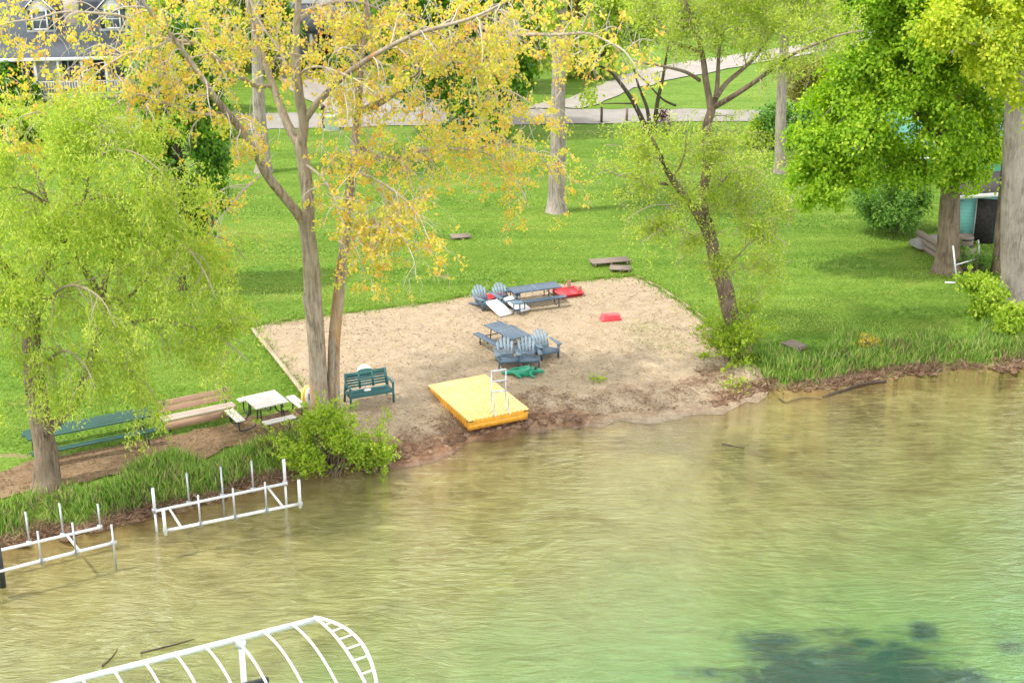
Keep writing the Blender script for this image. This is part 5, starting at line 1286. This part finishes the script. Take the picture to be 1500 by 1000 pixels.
def window(parent, c, w_, h_, fm, shut=False, back=.05):
    x, y, z = c
    f = MB()
    for sx in (-1, 1): f.box((x + sx * (w_ / 2 + .05), y - .03, z), (.10, .08, h_ + .2))
    for sz in (-1, 1): f.box((x, y - .03, z + sz * (h_ / 2 + .05)), (w_, .075, .10))
    f.box((x, y - .025, z), (w_, .05, .05))
    fo = f.build('window', fm, parent)
    g = MB(); g.box((x, y - .005, z), (w_, .02, h_)); g.build('pane', M['glass'], fo)
    if shut:
        for sx in (-1, 1):
            s = MB(); s.box((x + sx * (w_ / 2 + .26), y - .02, z), (.30, .045, h_ + .15)); s.build('shutter', M['shutter'], fo)
h0 = G(105, 143)
hs = thing('grey_roofed_house', 'white house with grey roof, two dormers and a porch, behind the orange-yellow branches', 'house', h0, yaw_px(40, 152, 150, 149))
b = MB(); b.box((0, 5.0, 1.45), (11.4, 7.0, 2.9)); b.build('wall', M['white_lap'], hs)
for sx in (-1, 1):
    b = MB(); b.add([(sx * 5.7, 1.5, 2.9), (sx * 5.7, 8.5, 2.9), (sx * 5.7, 5.0, 6.9), (sx * 5.55, 1.5, 2.9), (sx * 5.55, 8.5, 2.9), (sx * 5.55, 5.0, 6.9)], [(0, 1, 2), (3, 4, 5), (0, 1, 4, 3), (1, 2, 5, 4), (2, 0, 3, 5)]); b.build('gable', M['white_lap'], hs)
b = MB(); T = .16
for y0, z0, y1, z1 in ((-.9, 2.55, 1.4, 3.25), (1.4, 3.25, 5.0, 7.2), (5.0, 7.2, 9.0, 2.8)):
    b.prof([(y0, z0), (y1, z1), (y1, z1 + T), (y0, z0 + T)], 12.2 + .01 * y0, lambda p, q, s: (s, p, q))
b.build('roof', M['shingle_grey'], hs)
b = MB(); b.box((0, -.93, 2.58), (12.2, .05, .2)); b.build('gutter', M['siding_white'], hs)
for x in (-4.9, -1.9, -.5, .95, 2.4, 4.0, 5.5):
    b = MB(); b.box((x, -.6, 1.4), (.16, .16, 2.35)); b.build('porch_post', M['siding_white'], hs)
b = MB(); b.box((0, .4, .12), (11.6, 2.2, .24)); b.build('porch_floor', M['porch_dark'], hs)
b = MB()
b.box((0, -.6, 1.12), (11.4, .07, .07)); b.box((0, -.6, .36), (11.4, .06, .06))
for k in range(70): b.box((-5.6 + k * .162, -.6, .74), (.045, .04, .7))
b.build('porch_railing', M['siding_white'], hs)
for x in (-3.4, .3, 3.2): window(hs, (x, 1.49, 1.65), 1.0, 1.4, M['siding_white'], True)
b = MB(); b.box((1.7, 1.46, 1.25), (.95, .06, 2.1)); b.build('door', M['shutter'], hs)
for x in (-1.75, 2.75):
    d = MB(); d.prof([(-.85, 3.55), (.85, 3.55), (.85, 5.2), (0, 6.05), (-.85, 5.2)], 2.4, lambda p, q, s: (x + p, 3.0 + s, q)); dm = d.build('dormer', M['white_lap'], hs)
    rf = MB()
    for sx in (-1, 1): rf.prof([(sx * 1.08, 5.05), (0, 6.12), (0, 6.28), (sx * 1.08, 5.2)], 2.9, lambda p, q, s: (x + p, 3.1 + s, q))
    rf.build('dormer_roof', M['shingle_grey'], dm)
    tr_ = MB()
    for sx in (-1, 1): tr_.beam((x + sx * 1.08, 1.62, 5.10), (x, 1.62, 6.18), .06, .16, (0, -1, 0))
    tr_.build('dormer_trim', M['siding_white'], dm)
    window(hs, (x, 1.79, 4.6), .80, 1.05, M['siding_white'], True)
b = MB(); b.box((.15, 2.6, 5.6), (.85, .8, 4.2)); b.box((.15, 2.6, 7.75), (1.0, .95, .14)); b.build('chimney', M['brick_pale'], hs)

h1 = G(478, 92)
h2 = thing('small_house', 'smaller white house with grey hipped porch roof beside the driveway, seen through the poplar', 'house', h1, yaw_px(440, 95, 515, 94))
b = MB(); b.box((-1.5, 5.5, 2.7), (11, 7, 5.4)); b.build('wall', M['white_lap'], h2)
b = MB(); zt_ = 3.0
b.add([(-3.2, -2.2, 2.45), (3.0, -2.2, 2.45), (3.0, 2.0, 2.55), (-3.2, 2.0, 2.55), (-2.2, .6, 3.9), (1.4, .6, 3.9), (1.4, 2.0, 3.9), (-2.2, 2.0, 3.9)], [(0, 1, 5, 4), (1, 2, 6, 5), (2, 3, 7, 6), (3, 0, 4, 7), (4, 5, 6, 7), (0, 3, 2, 1)]); b.build('porch_roof', M['shingle_grey'], h2)
b = MB(); b.prof([(1.2, 5.4), (5.5, 8.4), (9.8, 5.4)], 12, lambda p, q, s: (s - 1.5, p, q)); b.build('roof', M['shingle_grey'], h2)
for x in (-3.0, -.9, .8, 2.6):
    b = MB(); b.box((x, -1.95, 1.35), (.22, .22, 2.2)); b.build('porch_post', M['siding_white'], h2)
b = MB(); b.box((0, 0, .14), (6.2, 4.2, .28)); b.build('porch_floor', M['porch_dark'], h2)
b = MB(); b.box((-.2, 1.97, 1.25), (1.0, .06, 2.1)); b.build('door', M['shutter'], h2)
window(h2, (-3.6, 1.99, 4.4), 1.1, 1.3, M['siding_white'], True); window(h2, (1.5, 1.99, 4.4), 1.1, 1.3, M['siding_white'], True); window(h2, (-2.2, 1.99, 1.6), 1.0, 1.3, M['siding_white'])

h3 = G(1335, 262)
th = thing('teal_house', 'teal house with white trim, mostly hidden behind the green maple', 'house', h3, R(-14))
b = MB(); b.box((.6, 4.2, 2.2), (8.4, 7.6, 4.4)); b.build('wall', M['teal'], th)
b = MB(); b.prof([(-3.6, 4.4), (4.8, 4.4), (.6, 7.4)], 7.6, lambda p, q, s: (p, 4.2 + s, q)); b.build('gable', M['white_lap'], th)
b = MB()
for sx in (-1, 1): b.prof([(.6 + sx * 4.7, 4.15), (.6, 7.5), (.6, 7.68), (.6 + sx * 4.7, 4.33)], 8.5, lambda p, q, s: (p, 4.2 + s, q))
b.build('roof', M['shingle_grey'], th)
b = MB()
for sx in (-1, 1): b.beam((.6 + sx * 4.72, -.07, 4.22), (.6, -.07, 7.58), .06, .24, (0, -1, 0))
for x in (-3.55, 4.75): b.box((x, .36, 2.2), (.16, .08, 4.4))
b.build('trim', M['siding_white'], th)
for x, z in ((-2.2, 1.6), (.6, 1.6), (3.2, 1.6), (-2.2, 3.5), (.6, 5.6), (3.2, 3.5)): window(th, (x, .385, z), 1.0, 1.1, M['siding_white'])
b = MB(); b.box((-2.4, -.75, .5), (3.4, 2.2, .2)); b.build('deck', M['grey_wood'], th)
b = MB(); b.box((-2.4, -1.8, 1.5), (3.4, .08, .08))
for k in range(15): b.box((-4.05 + k * .235, -1.8, 1.05), (.05, .05, .9))
b.build('deck_railing', M['siding_white'], th)

M['doorway_shade'] = plain('painted_doorway_shade', (.035, .032, .03), .95, .05, var=.4)
s0 = G(1430, 355)
sh = thing('teal_shed', 'small teal shed with white fascia and open dark doorway behind the slim trunk', 'shed', s0, R(-8))
b = MB(); zt_ = 1.95
b.box((-.62, 1.1, .98), (.96, 2.2, 1.96)); b.box((.80, 1.1, .98), (.30, 2.2, 1.96)); b.box((.25, 2.1, .98), (.8, .12, 1.96)); b.box((.25, .06, 1.80), (.8, .1, .32)); b.build('wall', M['teal'], sh)
b = MB(); b.box((.25, .9, .97), (.795, 2.2, 1.9)); b.build('doorway', M['doorway_shade'], sh)  # solid dark block in the opening, its colour standing in for indoor shade
b = MB(); b.add([(-1.35, -.25, 1.92), (1.15, -.25, 2.22), (1.15, 2.5, 2.45), (-1.35, 2.5, 2.15), (-1.35, -.25, 2.02), (1.15, -.25, 2.32), (1.15, 2.5, 2.55), (-1.35, 2.5, 2.25)], [(0, 1, 2, 3), (4, 5, 6, 7), (0, 1, 5, 4), (1, 2, 6, 5), (2, 3, 7, 6), (3, 0, 4, 7)]); b.build('roof', plain('dark_shingles', (.06, .052, .05), .9, .1), sh)
b = MB(); b.beam((-1.36, -.28, 1.97), (1.16, -.28, 2.27), .05, .17, (0, 0, 1)); b.beam((-1.38, -.24, 1.97), (-1.38, 2.5, 2.2), .05, .17); b.build('fascia', M['siding_white'], sh)
b = MB(); b.box((-1.12, -.02, .95), (.06, .06, 1.9)); b.box((-.15, -.02, .95), (.06, .06, 1.9)); b.build('trim', M['siding_white'], sh)
dd = MB(); dd.box((.50, -.03, .95), (.30, .05, 1.7)); dd.build('door', M['grey_wood'], sh)
dd = MB(); dd.beam((.05, .05, .0), (.12, .35, 1.5), .07, .05); dd.beam((.22, .05, .0), (.18, .4, 1.2), .05, .05); dd.build('stored_plank', M['grey_wood'], sh)

# things by the shed
def on_g(u, v, dz=0): return G(u, v) + [0, 0, dz]
rw = thing('retaining_wall', 'low grey timber wall running from the dark shrub behind the maple trunk', 'wall', on_g(1375, 385), 0)
c0 = np.array(rw.location)
for k in range(3):
    b = MB(); b.beam(G(1344, 362) - c0 + [0, .04 * k, .14 + k * .24], G(1402, 398) - c0 + [0, .04 * k, .14 + k * .24], .16, .22); b.build('timber', M['grey_wood'], rw)
for k in range(2):
    b = MB(); b.beam(G(1398, 397) - c0 + [0, 0, .14 + k * .24], G(1425, 380) - c0 + [0, 0, .14 + k * .24], .15, .22); b.build('timber', M['grey_wood'], rw)
ob = thing('overturned_boat', 'grey overturned rowboat tip showing behind the maple trunk and timber wall', 'boat', on_g(1372, 362, .12), R(15))
b = MB(); secs = []
for i in range(9):
    f = i / 8; x = -1.1 + 2.2 * f; wd = .55 * math.sin(PI * min(1, .18 + f * .82)) ** .6 + .02; hh = .42 * (.75 + .25 * math.sin(PI * f))
    secs.append([(x, wd * math.cos(a), hh * math.sin(a)) for a in np.linspace(0, PI, 9)])
vs = [p for s_ in secs for p in s_]; fs = [(i * 9 + j, i * 9 + j + 1, i * 9 + j + 10, i * 9 + j + 9) for i in range(8) for j in range(8)] + [tuple(range(9))[::-1], tuple(range(72, 81))]
b.add(vs, fs); b.build('hull', plain('weathered_boat_paint', (.21, .20, .185), .7, .3, dirt=(.2, .17, .14)), ob, 0, True)
b = MB()
for sy in (0, 8): b.tube([s_[sy] for s_ in secs], .025, 6)
b.build('gunwale', M['grey_wood'], ob)
bb = thing('planter_barrel', 'grey round planter barrel standing against the teal shed wall', 'planter', on_g(1412, 363))
b = MB(); b.lathe([(0, 0), (.30, 0), (.36, .25), (.36, .5), (.33, .55), (.30, .52), (0, .5)], 18); b.build('body', M['grey_wood'], bb)
b = MB(); b.lathe([(.355, .12), (.37, .12), (.375, .18), (.36, .18)], 18); b.lathe([(.36, .40), (.375, .40), (.375, .46), (.36, .46)], 18); b.build('hoop', M['metal_dark'], bb)
pf = thing('pipe_stand', 'white peeling pipe stand with one crossbar by the maple roots', 'pipe stand', on_g(1402, 416))
c0 = np.array(pf.location); base_y = c0[1]
for pts in ([(1402, 416), (1396, 360)], [(1436, 394), (1433, 352)]):
    b = MB(); p = G(*pts[0]); q = at_y(pts[1][0], pts[1][1], p[1]); b.tube([p - c0, q - c0], .034, 8); b.build('upright', M['white_paint'], pf)
b = MB(); p = at_y(1400, 388, G(1402, 416)[1]); q = at_y(1434, 378, G(1436, 394)[1]); b.tube([p - c0, q - c0], .026, 8); b.build('crossbar', M['white_paint'], pf)
b = MB(); b.tube([G(1384, 415) - c0 + [0, 0, .04], G(1403, 416) - c0 + [0, 0, .04]], .04, 8); b.build('foot_bar', M['white_paint'], pf)
# road posts, mailbox, utility box, pump
def post(u, v, h, lab, mat, cat='post', name='road_post', w_=.14):
    r_ = MB(); p = G(u, v); r_.prism([(-w_ / 2, -w_ / 2), (w_ / 2, -w_ / 2), (w_ / 2, w_ / 2), (-w_ / 2, w_ / 2)], -.1, h); r_.add([(-w_ / 2, -w_ / 2, h), (w_ / 2, -w_ / 2, h), (w_ / 2, w_ / 2, h), (-w_ / 2, w_ / 2, h), (0, 0, h + .07)], [(0, 1, 4), (1, 2, 4), (2, 3, 4), (3, 0, 4)])
    o = r_.build(name, mat); o.location = p; tag(o, lab, cat); return o
post(881, 180, .95, 'dark square wooden post at the near road edge beside the tall grey trunk', M['bark_dark'])
post(918, 178, .8, 'brown wooden post at the near road edge nearest the several-stemmed dark tree', M['grey_wood'])
post(618, 178, .9, 'reddish marker post at the road under the green maple', M['pink_wood'])
mbx = thing('mailbox', 'black mailbox on a dark post by the road behind the poplar stems', 'mailbox', G(474, 188), .2)
b = MB(); b.box((0, 0, .55), (.12, .12, 1.1)); b.build('post', M['bark_dark'], mbx)
b = MB(); b.prof([(-.12, 1.1), (.12, 1.1), (.12, 1.26)] + [(.12 * math.cos(a), 1.26 + .10 * math.sin(a)) for a in np.linspace(.3, PI - .3, 6)] + [(-.12, 1.26)], .5, lambda p, q, s: (p, s, q)); b.build('box', M['metal_dark'], mbx)
b = MB(); b.box((.135, -.1, 1.3), (.02, .05, .18)); b.build('flag', M['red'], mbx)
ub = thing('utility_box', 'pale green utility box on the grass beside the black mailbox', 'utility box', G(486, 190), .15)
mg = plain('utility_green', (.35, .47, .40), .5, .4)
b = MB(); b.box((0, 0, .38), (.75, .6, .76)); b.build('cabinet', mg, ub, .02)
b = MB(); b.box((0, -.02, .79), (.82, .68, .06)); b.build('lid', mg, ub, .01)
b = MB(); b.box((0, 0, -.02), (.9, .75, .1)); b.build('pad', M['drive'], ub)
gp = thing('garden_post', 'small white garden post with a blue cap on the lawn under the green maple', 'garden post', G(729, 222))
b = MB(); b.tube([(0, 0, 0), (0, 0, .62)], .05, 8); b.build('post', M['siding_white'], gp)
b = MB(); b.box((0, 0, .70), (.24, .24, .16)); b.build('cap', plain('blue_paint', (.04, .16, .42)), gp, .02)

# driftwood
log_line('driftwood_log', 'dead grey log slanting off the grassy bank into the water', 'log', [(1299, 544), (1284, 549), (1270, 552), (1254, 561), (1240, 566), (1222, 571), (1206, 575)], .062, M['bark_dark'], .06, False)
log_line('driftwood_log', 'thin dark forked branch at the waterline below the leaning willow', 'branch', [(1142, 562), (1152, 569), (1161, 570), (1176, 577), (1190, 577), (1204, 580)], .032, M['bark_dark'], .07, False)
def water_stick(px, r_, lab):
    P = [at_z(u, v, .015) for u, v in px]; b = MB(); Q_ = spline(P, 3); b.tube(Q_, np.linspace(r_, r_ * .4, len(Q_)), 7); o = b.build('sunken_branch', M['bark_dark']); tag(o, lab, 'branch')
water_stick([(1058, 650), (1064, 651), (1078, 654), (1091, 656)], .035, 'dark forked stick floating in the open water before the sandy shore')
water_stick([(206, 956), (230, 950), (262, 942), (285, 935)], .03, 'thin dark sunken branch in the shallows behind the boat lift frame')
water_stick([(150, 975), (158, 968), (166, 960), (172, 950)], .03, 'short dark stick in the shallows left of the boat lift pole')

# ---------------------------------------------------------------- bank grass, debris, grass blades
M['reed'] = leaf_mat('bank_grass_blade', [(0.0, (.09, .20, .03)), (.45, (.19, .33, .055)), (.8, (.36, .45, .11)), (1, (.52, .48, .22))], .35)
M['straw'] = leaf_mat('dead_stem', [(0.0, (.09, .045, .028)), (.45, (.22, .13, .08)), (1, (.52, .39, .26))], .1)
M['blade'] = leaf_mat('lawn_blade', [(0.0, (.085, .185, .022)), (.5, (.185, .30, .04)), (1, (.35, .42, .09))], .3)
M['stick'] = leaf_mat('beach_litter', [(0.0, (.10, .065, .035)), (.6, (.24, .17, .10)), (1, (.48, .38, .26))], .05)
def blades(name, X_, Y__, h, w_, mat, lean=.25, r=rng, lab=None, z0=0.0, tone=None):
    n = len(X_); Z = hgt(X_, Y__) + z0
    T = unit(np.column_stack([r.normal(0, lean, n), r.normal(0, lean, n), np.ones(n)]))
    hh = h * r.uniform(.55, 1.2, n); C = np.column_stack([X_, Y__, Z]) + T * hh[:, None] * .42
    Nn = unit(r.normal(0, 1, (n, 3)) * [1, 1, .2]); B = unit(np.cross(Nn, T))
    tone = np.clip(r.normal(.5, .22, n), 0, 1) if tone is None else tone
    L = hh[:, None]; W_ = w_ * r.uniform(.7, 1.3, n)[:, None]
    bend = np.column_stack([r.normal(0, .12, n), r.normal(0, .12, n), -np.abs(r.normal(0, .05, n))]) * L
    V = np.stack([C - T * L / 2, C + B * W_ / 2, C + T * L / 2 + bend, C - B * W_ / 2], 1).reshape(-1, 3)
    me = mesh_np(name, V, np.arange(len(V)), np.full(n, 4), mat, np.repeat(tone, 4)); return link(name, me, kind='stuff')
def bank_pts(u0, u1, v_, s0_, s1_, n, r, clump=None):
    xa, xb = at_z(u0, v_, 0)[0], at_z(u1, v_, 0)[0]; x = r.uniform(xa, xb, n * 3); y = np.interp(x, SHORE[:, 0], SHORE[:, 1]) + r.uniform(s0_ - .3, s1_ * 1.6, n * 3)
    if clump:
        k = np.array([noise.noise(Vector((a * clump, b_ * clump, 3.3))) for a, b_ in zip(x, y)]); m_ = k > r.uniform(-.55, .35, n * 3); x, y = x[m_], y[m_]
    sd = sdist(x, y); lim = s1_ * (.75 + .35 * np.sin(x * 1.7) * np.sin(x * .6 + 1)); m_ = (sd > s0_) & (sd < lim); return x[m_][:n], y[m_][:n]
r = np.random.default_rng(5)
x, y = bank_pts(-160, 440, 740, .25, 2.5, 10500, r, 1.1); blades('bank_grass', x, y, .46, .035, M['reed'], .28, r)
x, y = bank_pts(1112, 1600, 545, .25, 3.0, 9500, r, 1.0); blades('bank_grass', x, y, .46, .038, M['reed'], .28, r)
x, y = bank_pts(-160, 580, 730, -.18, .55, 7000, r, 1.6); blades('dead_reed_litter', x, y, .30, .022, M['straw'], 1.4, r, z0=.02)
x, y = bank_pts(1060, 1600, 548, -.15, .55, 5200, r, 1.6); blades('dead_reed_litter', x, y, .32, .024, M['straw'], 1.4, r, z0=.02)
x, y = bank_pts(590, 1100, 620, .02, 2.0, 3600, r, 1.8); blades('shore_litter', x, y, .16, .022, M['straw'], 3.0, r, z0=.05)
x, y = bank_pts(-160, 440, 740, .15, 2.2, 1600, r, 1.6); blades('dead_stalks', x, y, .5, .022, M['straw'], .5, r)
x, y = bank_pts(1112, 1600, 545, .15, 2.4, 1500, r, 1.6); blades('dead_stalks', x, y, .5, .022, M['straw'], .5, r)
def area_pts(poly, n, r):
    P = np.array([G(u, v)[:2] for u, v in poly]); lo, hi = P.min(0), P.max(0); I = r.uniform(lo, hi, (n, 2)); ins = np.zeros(n, bool)
    for (ax, ay), (bx, by) in zip(P, np.roll(P, -1, 0)):
        ins ^= ((ay > I[:, 1]) != (by > I[:, 1])) & (I[:, 0] < (bx - ax) * (I[:, 1] - ay) / (by - ay + 1e-12) + ax)
    return I[ins, 0], I[ins, 1]
BEACH = [(380, 484), (480, 466), (640, 446), (760, 425), (925, 409), (1000, 450), (1050, 500), (1090, 540), (1050, 590), (912, 606), (784, 617), (680, 640), (590, 672), (470, 640), (430, 556)]
x, y = area_pts(BEACH, 9000, r)
k = np.array([noise.noise(Vector((a * .45, b_ * .45, 9.1))) for a, b_ in zip(x, y)]); m_ = k > r.uniform(-.5, .5, len(x)); x, y = x[m_], y[m_]
blades('beach_litter', x, y, .11, .024, M['stick'], 5.0, r, z0=.045)
x, y = area_pts([(-60, 708), (60, 676), (240, 640), (452, 594), (480, 650), (290, 672), (60, 718), (-60, 740)], 6000, r); blades('path_litter', x, y, .12, .02, M['stick'], 4.0, r, z0=.04)
# weeds on the sand
for nm, uu, vv, n_, lab in (('weed_plant', 874, 558, 60, 'lone green weed on the wet sand above the raft end of the shore'), ('weed_plant', 1030, 523, 90, 'green weed tuft on the sand next to the leaning willow sprouts'), ('weed_plant', 1078, 561, 140, 'lime green weed clump on the sandy bank where the bank grass starts'), ('weed_plant', 1095, 528, 170, 'broad green weed patch at the foot of the leaning willow')):
    b0 = G(uu, vv); P = b0 + np.column_stack([r.normal(0, .26 if n_ > 100 else .14, n_), r.normal(0, .3 if n_ > 100 else .12, n_), np.abs(r.normal(.08, .07, n_))])
    a = leaf_quads(P, unit(r.normal(0, 1, (n_, 3)) + [0, 0, .6]), unit(r.normal(0, .6, (n_, 3)) + [0, 0, 1]), .14, .07, r.uniform(.1, .9, n_), r)
    wr = thing(nm, lab, 'weed', b0); crown_obj([a], M['leaf_bush'], wr, b0, 'foliage')
# short blades over the lawn
LAWN = [(-80, 640), (-80, 200), (1600, 190), (1600, 530), (1500, 535), (1300, 545), (1120, 565), (1075, 520), (1000, 445), (931, 404), (640, 441), (366, 478), (450, 588), (330, 622), (60, 674)]
x, y = area_pts(LAWN, 420000, r); k = r.uniform(0, 1, len(x)) < np.clip((95 - y) / 45, .12, 1); x, y = x[k], y[k]
tn = np.clip(.5 + np.array([.85 * noise.noise(Vector((a * .13 + b_ * .05, b_ * .8, 1.0))) + .75 * noise.noise(Vector((a * .22, b_ * .3, 5.0))) for a, b_ in zip(x, y)]) + r.normal(0, .09, len(x)), 0, 1)
blades('short_grass', x, y, .10, .028, M['blade'], .6, r, tone=tn)
EDGE = np.array([G(u, v)[:2] for u, v in [(452, 592), (428, 556), (398, 518), (366, 479), (420, 471), (480, 463), (560, 453), (640, 443), (700, 431), (760, 422), (820, 415), (880, 409), (931, 405), (962, 421), (1000, 446), (1030, 468), (1050, 498), (1078, 522), (1108, 534), (1125, 548)]])
f = r.uniform(0, len(EDGE) - 1.001, 9000); i_ = f.astype(int); q = EDGE[i_] + (EDGE[i_ + 1] - EDGE[i_]) * (f - i_)[:, None] + r.normal(0, .13, (9000, 2)) * (1 + .9 * np.sin(f * 9))[:, None]
blades('edge_grass', q[:, 0], q[:, 1], .13, .028, M['blade'], .6, r, z0=.02)
f = r.uniform(0, 1, 2600); qx, qy = area_pts([(900, 478), (960, 470), (1010, 500), (1000, 520), (940, 510)], 900, r); blades('edge_grass', qx, qy, .07, .022, M['blade'], 1.0, r, z0=.03)

# mud clods and rotten sod along the waterline
def clods(name, pts, mat):
    import bmesh
    bm = bmesh.new(); bmesh.ops.create_icosphere(bm, subdivisions=1, radius=1.0); bv = np.array([v.co[:] for v in bm.verts]); bf = np.array([[v.index for v in f.verts] for f in bm.faces]); bm.free()
    V_ = []; F_ = []; T_ = []
    for i, (x_, y_, s_) in enumerate(pts):
        q = bv * (1 + r.normal(0, .18, (len(bv), 1))) * np.array([s_ * r.uniform(.8, 1.9), s_ * r.uniform(.6, 1.1), s_ * .38]); a = r.uniform(0, 6.28)
        q = np.column_stack([q[:, 0] * math.cos(a) - q[:, 1] * math.sin(a), q[:, 0] * math.sin(a) + q[:, 1] * math.cos(a), q[:, 2]])
        V_.append(q + [x_, y_, max(hz(x_, y_), -.02) + .02]); F_.append(bf + i * len(bv)); T_.append(np.full(len(bv), r.uniform(0, 1)))
    me = mesh_np(name, np.vstack(V_), np.vstack(F_).ravel(), np.full(len(np.vstack(F_)), 3), mat, np.concatenate(T_)); return link(name, me, kind='stuff')
m, nt = new_mat('wet_mud_clod'); t = NT(nt); o = t.pos()
cc = t.ramp(t.attr('tone'), [(0, (.05, .024, .015)), (.5, (.15, .075, .045)), (1, (.36, .24, .15))]); t.out(t.bsdf(t.mix(.5, cc, t.ramp(t.noise(9, 4, .7, o), [(.3, (.04, .02, .012)), (.7, (.26, .16, .09))])), .7, .3, 0, t.bump(t.noise(20, 4, .7, o), .6, .03))); M['clod'] = m
pts = []
for u0, u1, v_, lo, hi, n_ in ((585, 860, 640, -.12, .5, 240), (860, 1060, 606, 1.1, 1.9, 60), (1040, 1130, 580, -.1, .6, 110), (-160, 585, 730, -.15, .3, 260), (1130, 1600, 550, -.15, .3, 220)):
    x, y = bank_pts(u0, u1, v_, lo, hi, n_, r, 1.2); pts += [(a, b_, abs(r.normal(.07, .045)) + .025) for a, b_ in zip(x, y)]
clods('mud_clods', pts, M['clod'])

# fallen leaves and twigs on the lawn and sand
x, y = area_pts([(300, 640), (340, 330), (950, 300), (1050, 500), (900, 590), (470, 640)], 700, r)
n = len(x); P = np.column_stack([x, y, hgt(x, y) + .075])
a_ = leaf_quads(P, unit(r.normal(0, 1, (n, 3)) * [1, 1, .1]), unit(r.normal(0, .25, (n, 3)) + [0, 0, 1]), .085, .06, r.uniform(.3, 1, n), r)
o = crown_obj([a_], M['leaf_pop'], None, (0, 0, 0), 'fallen_leaves'); o['kind'] = 'stuff'
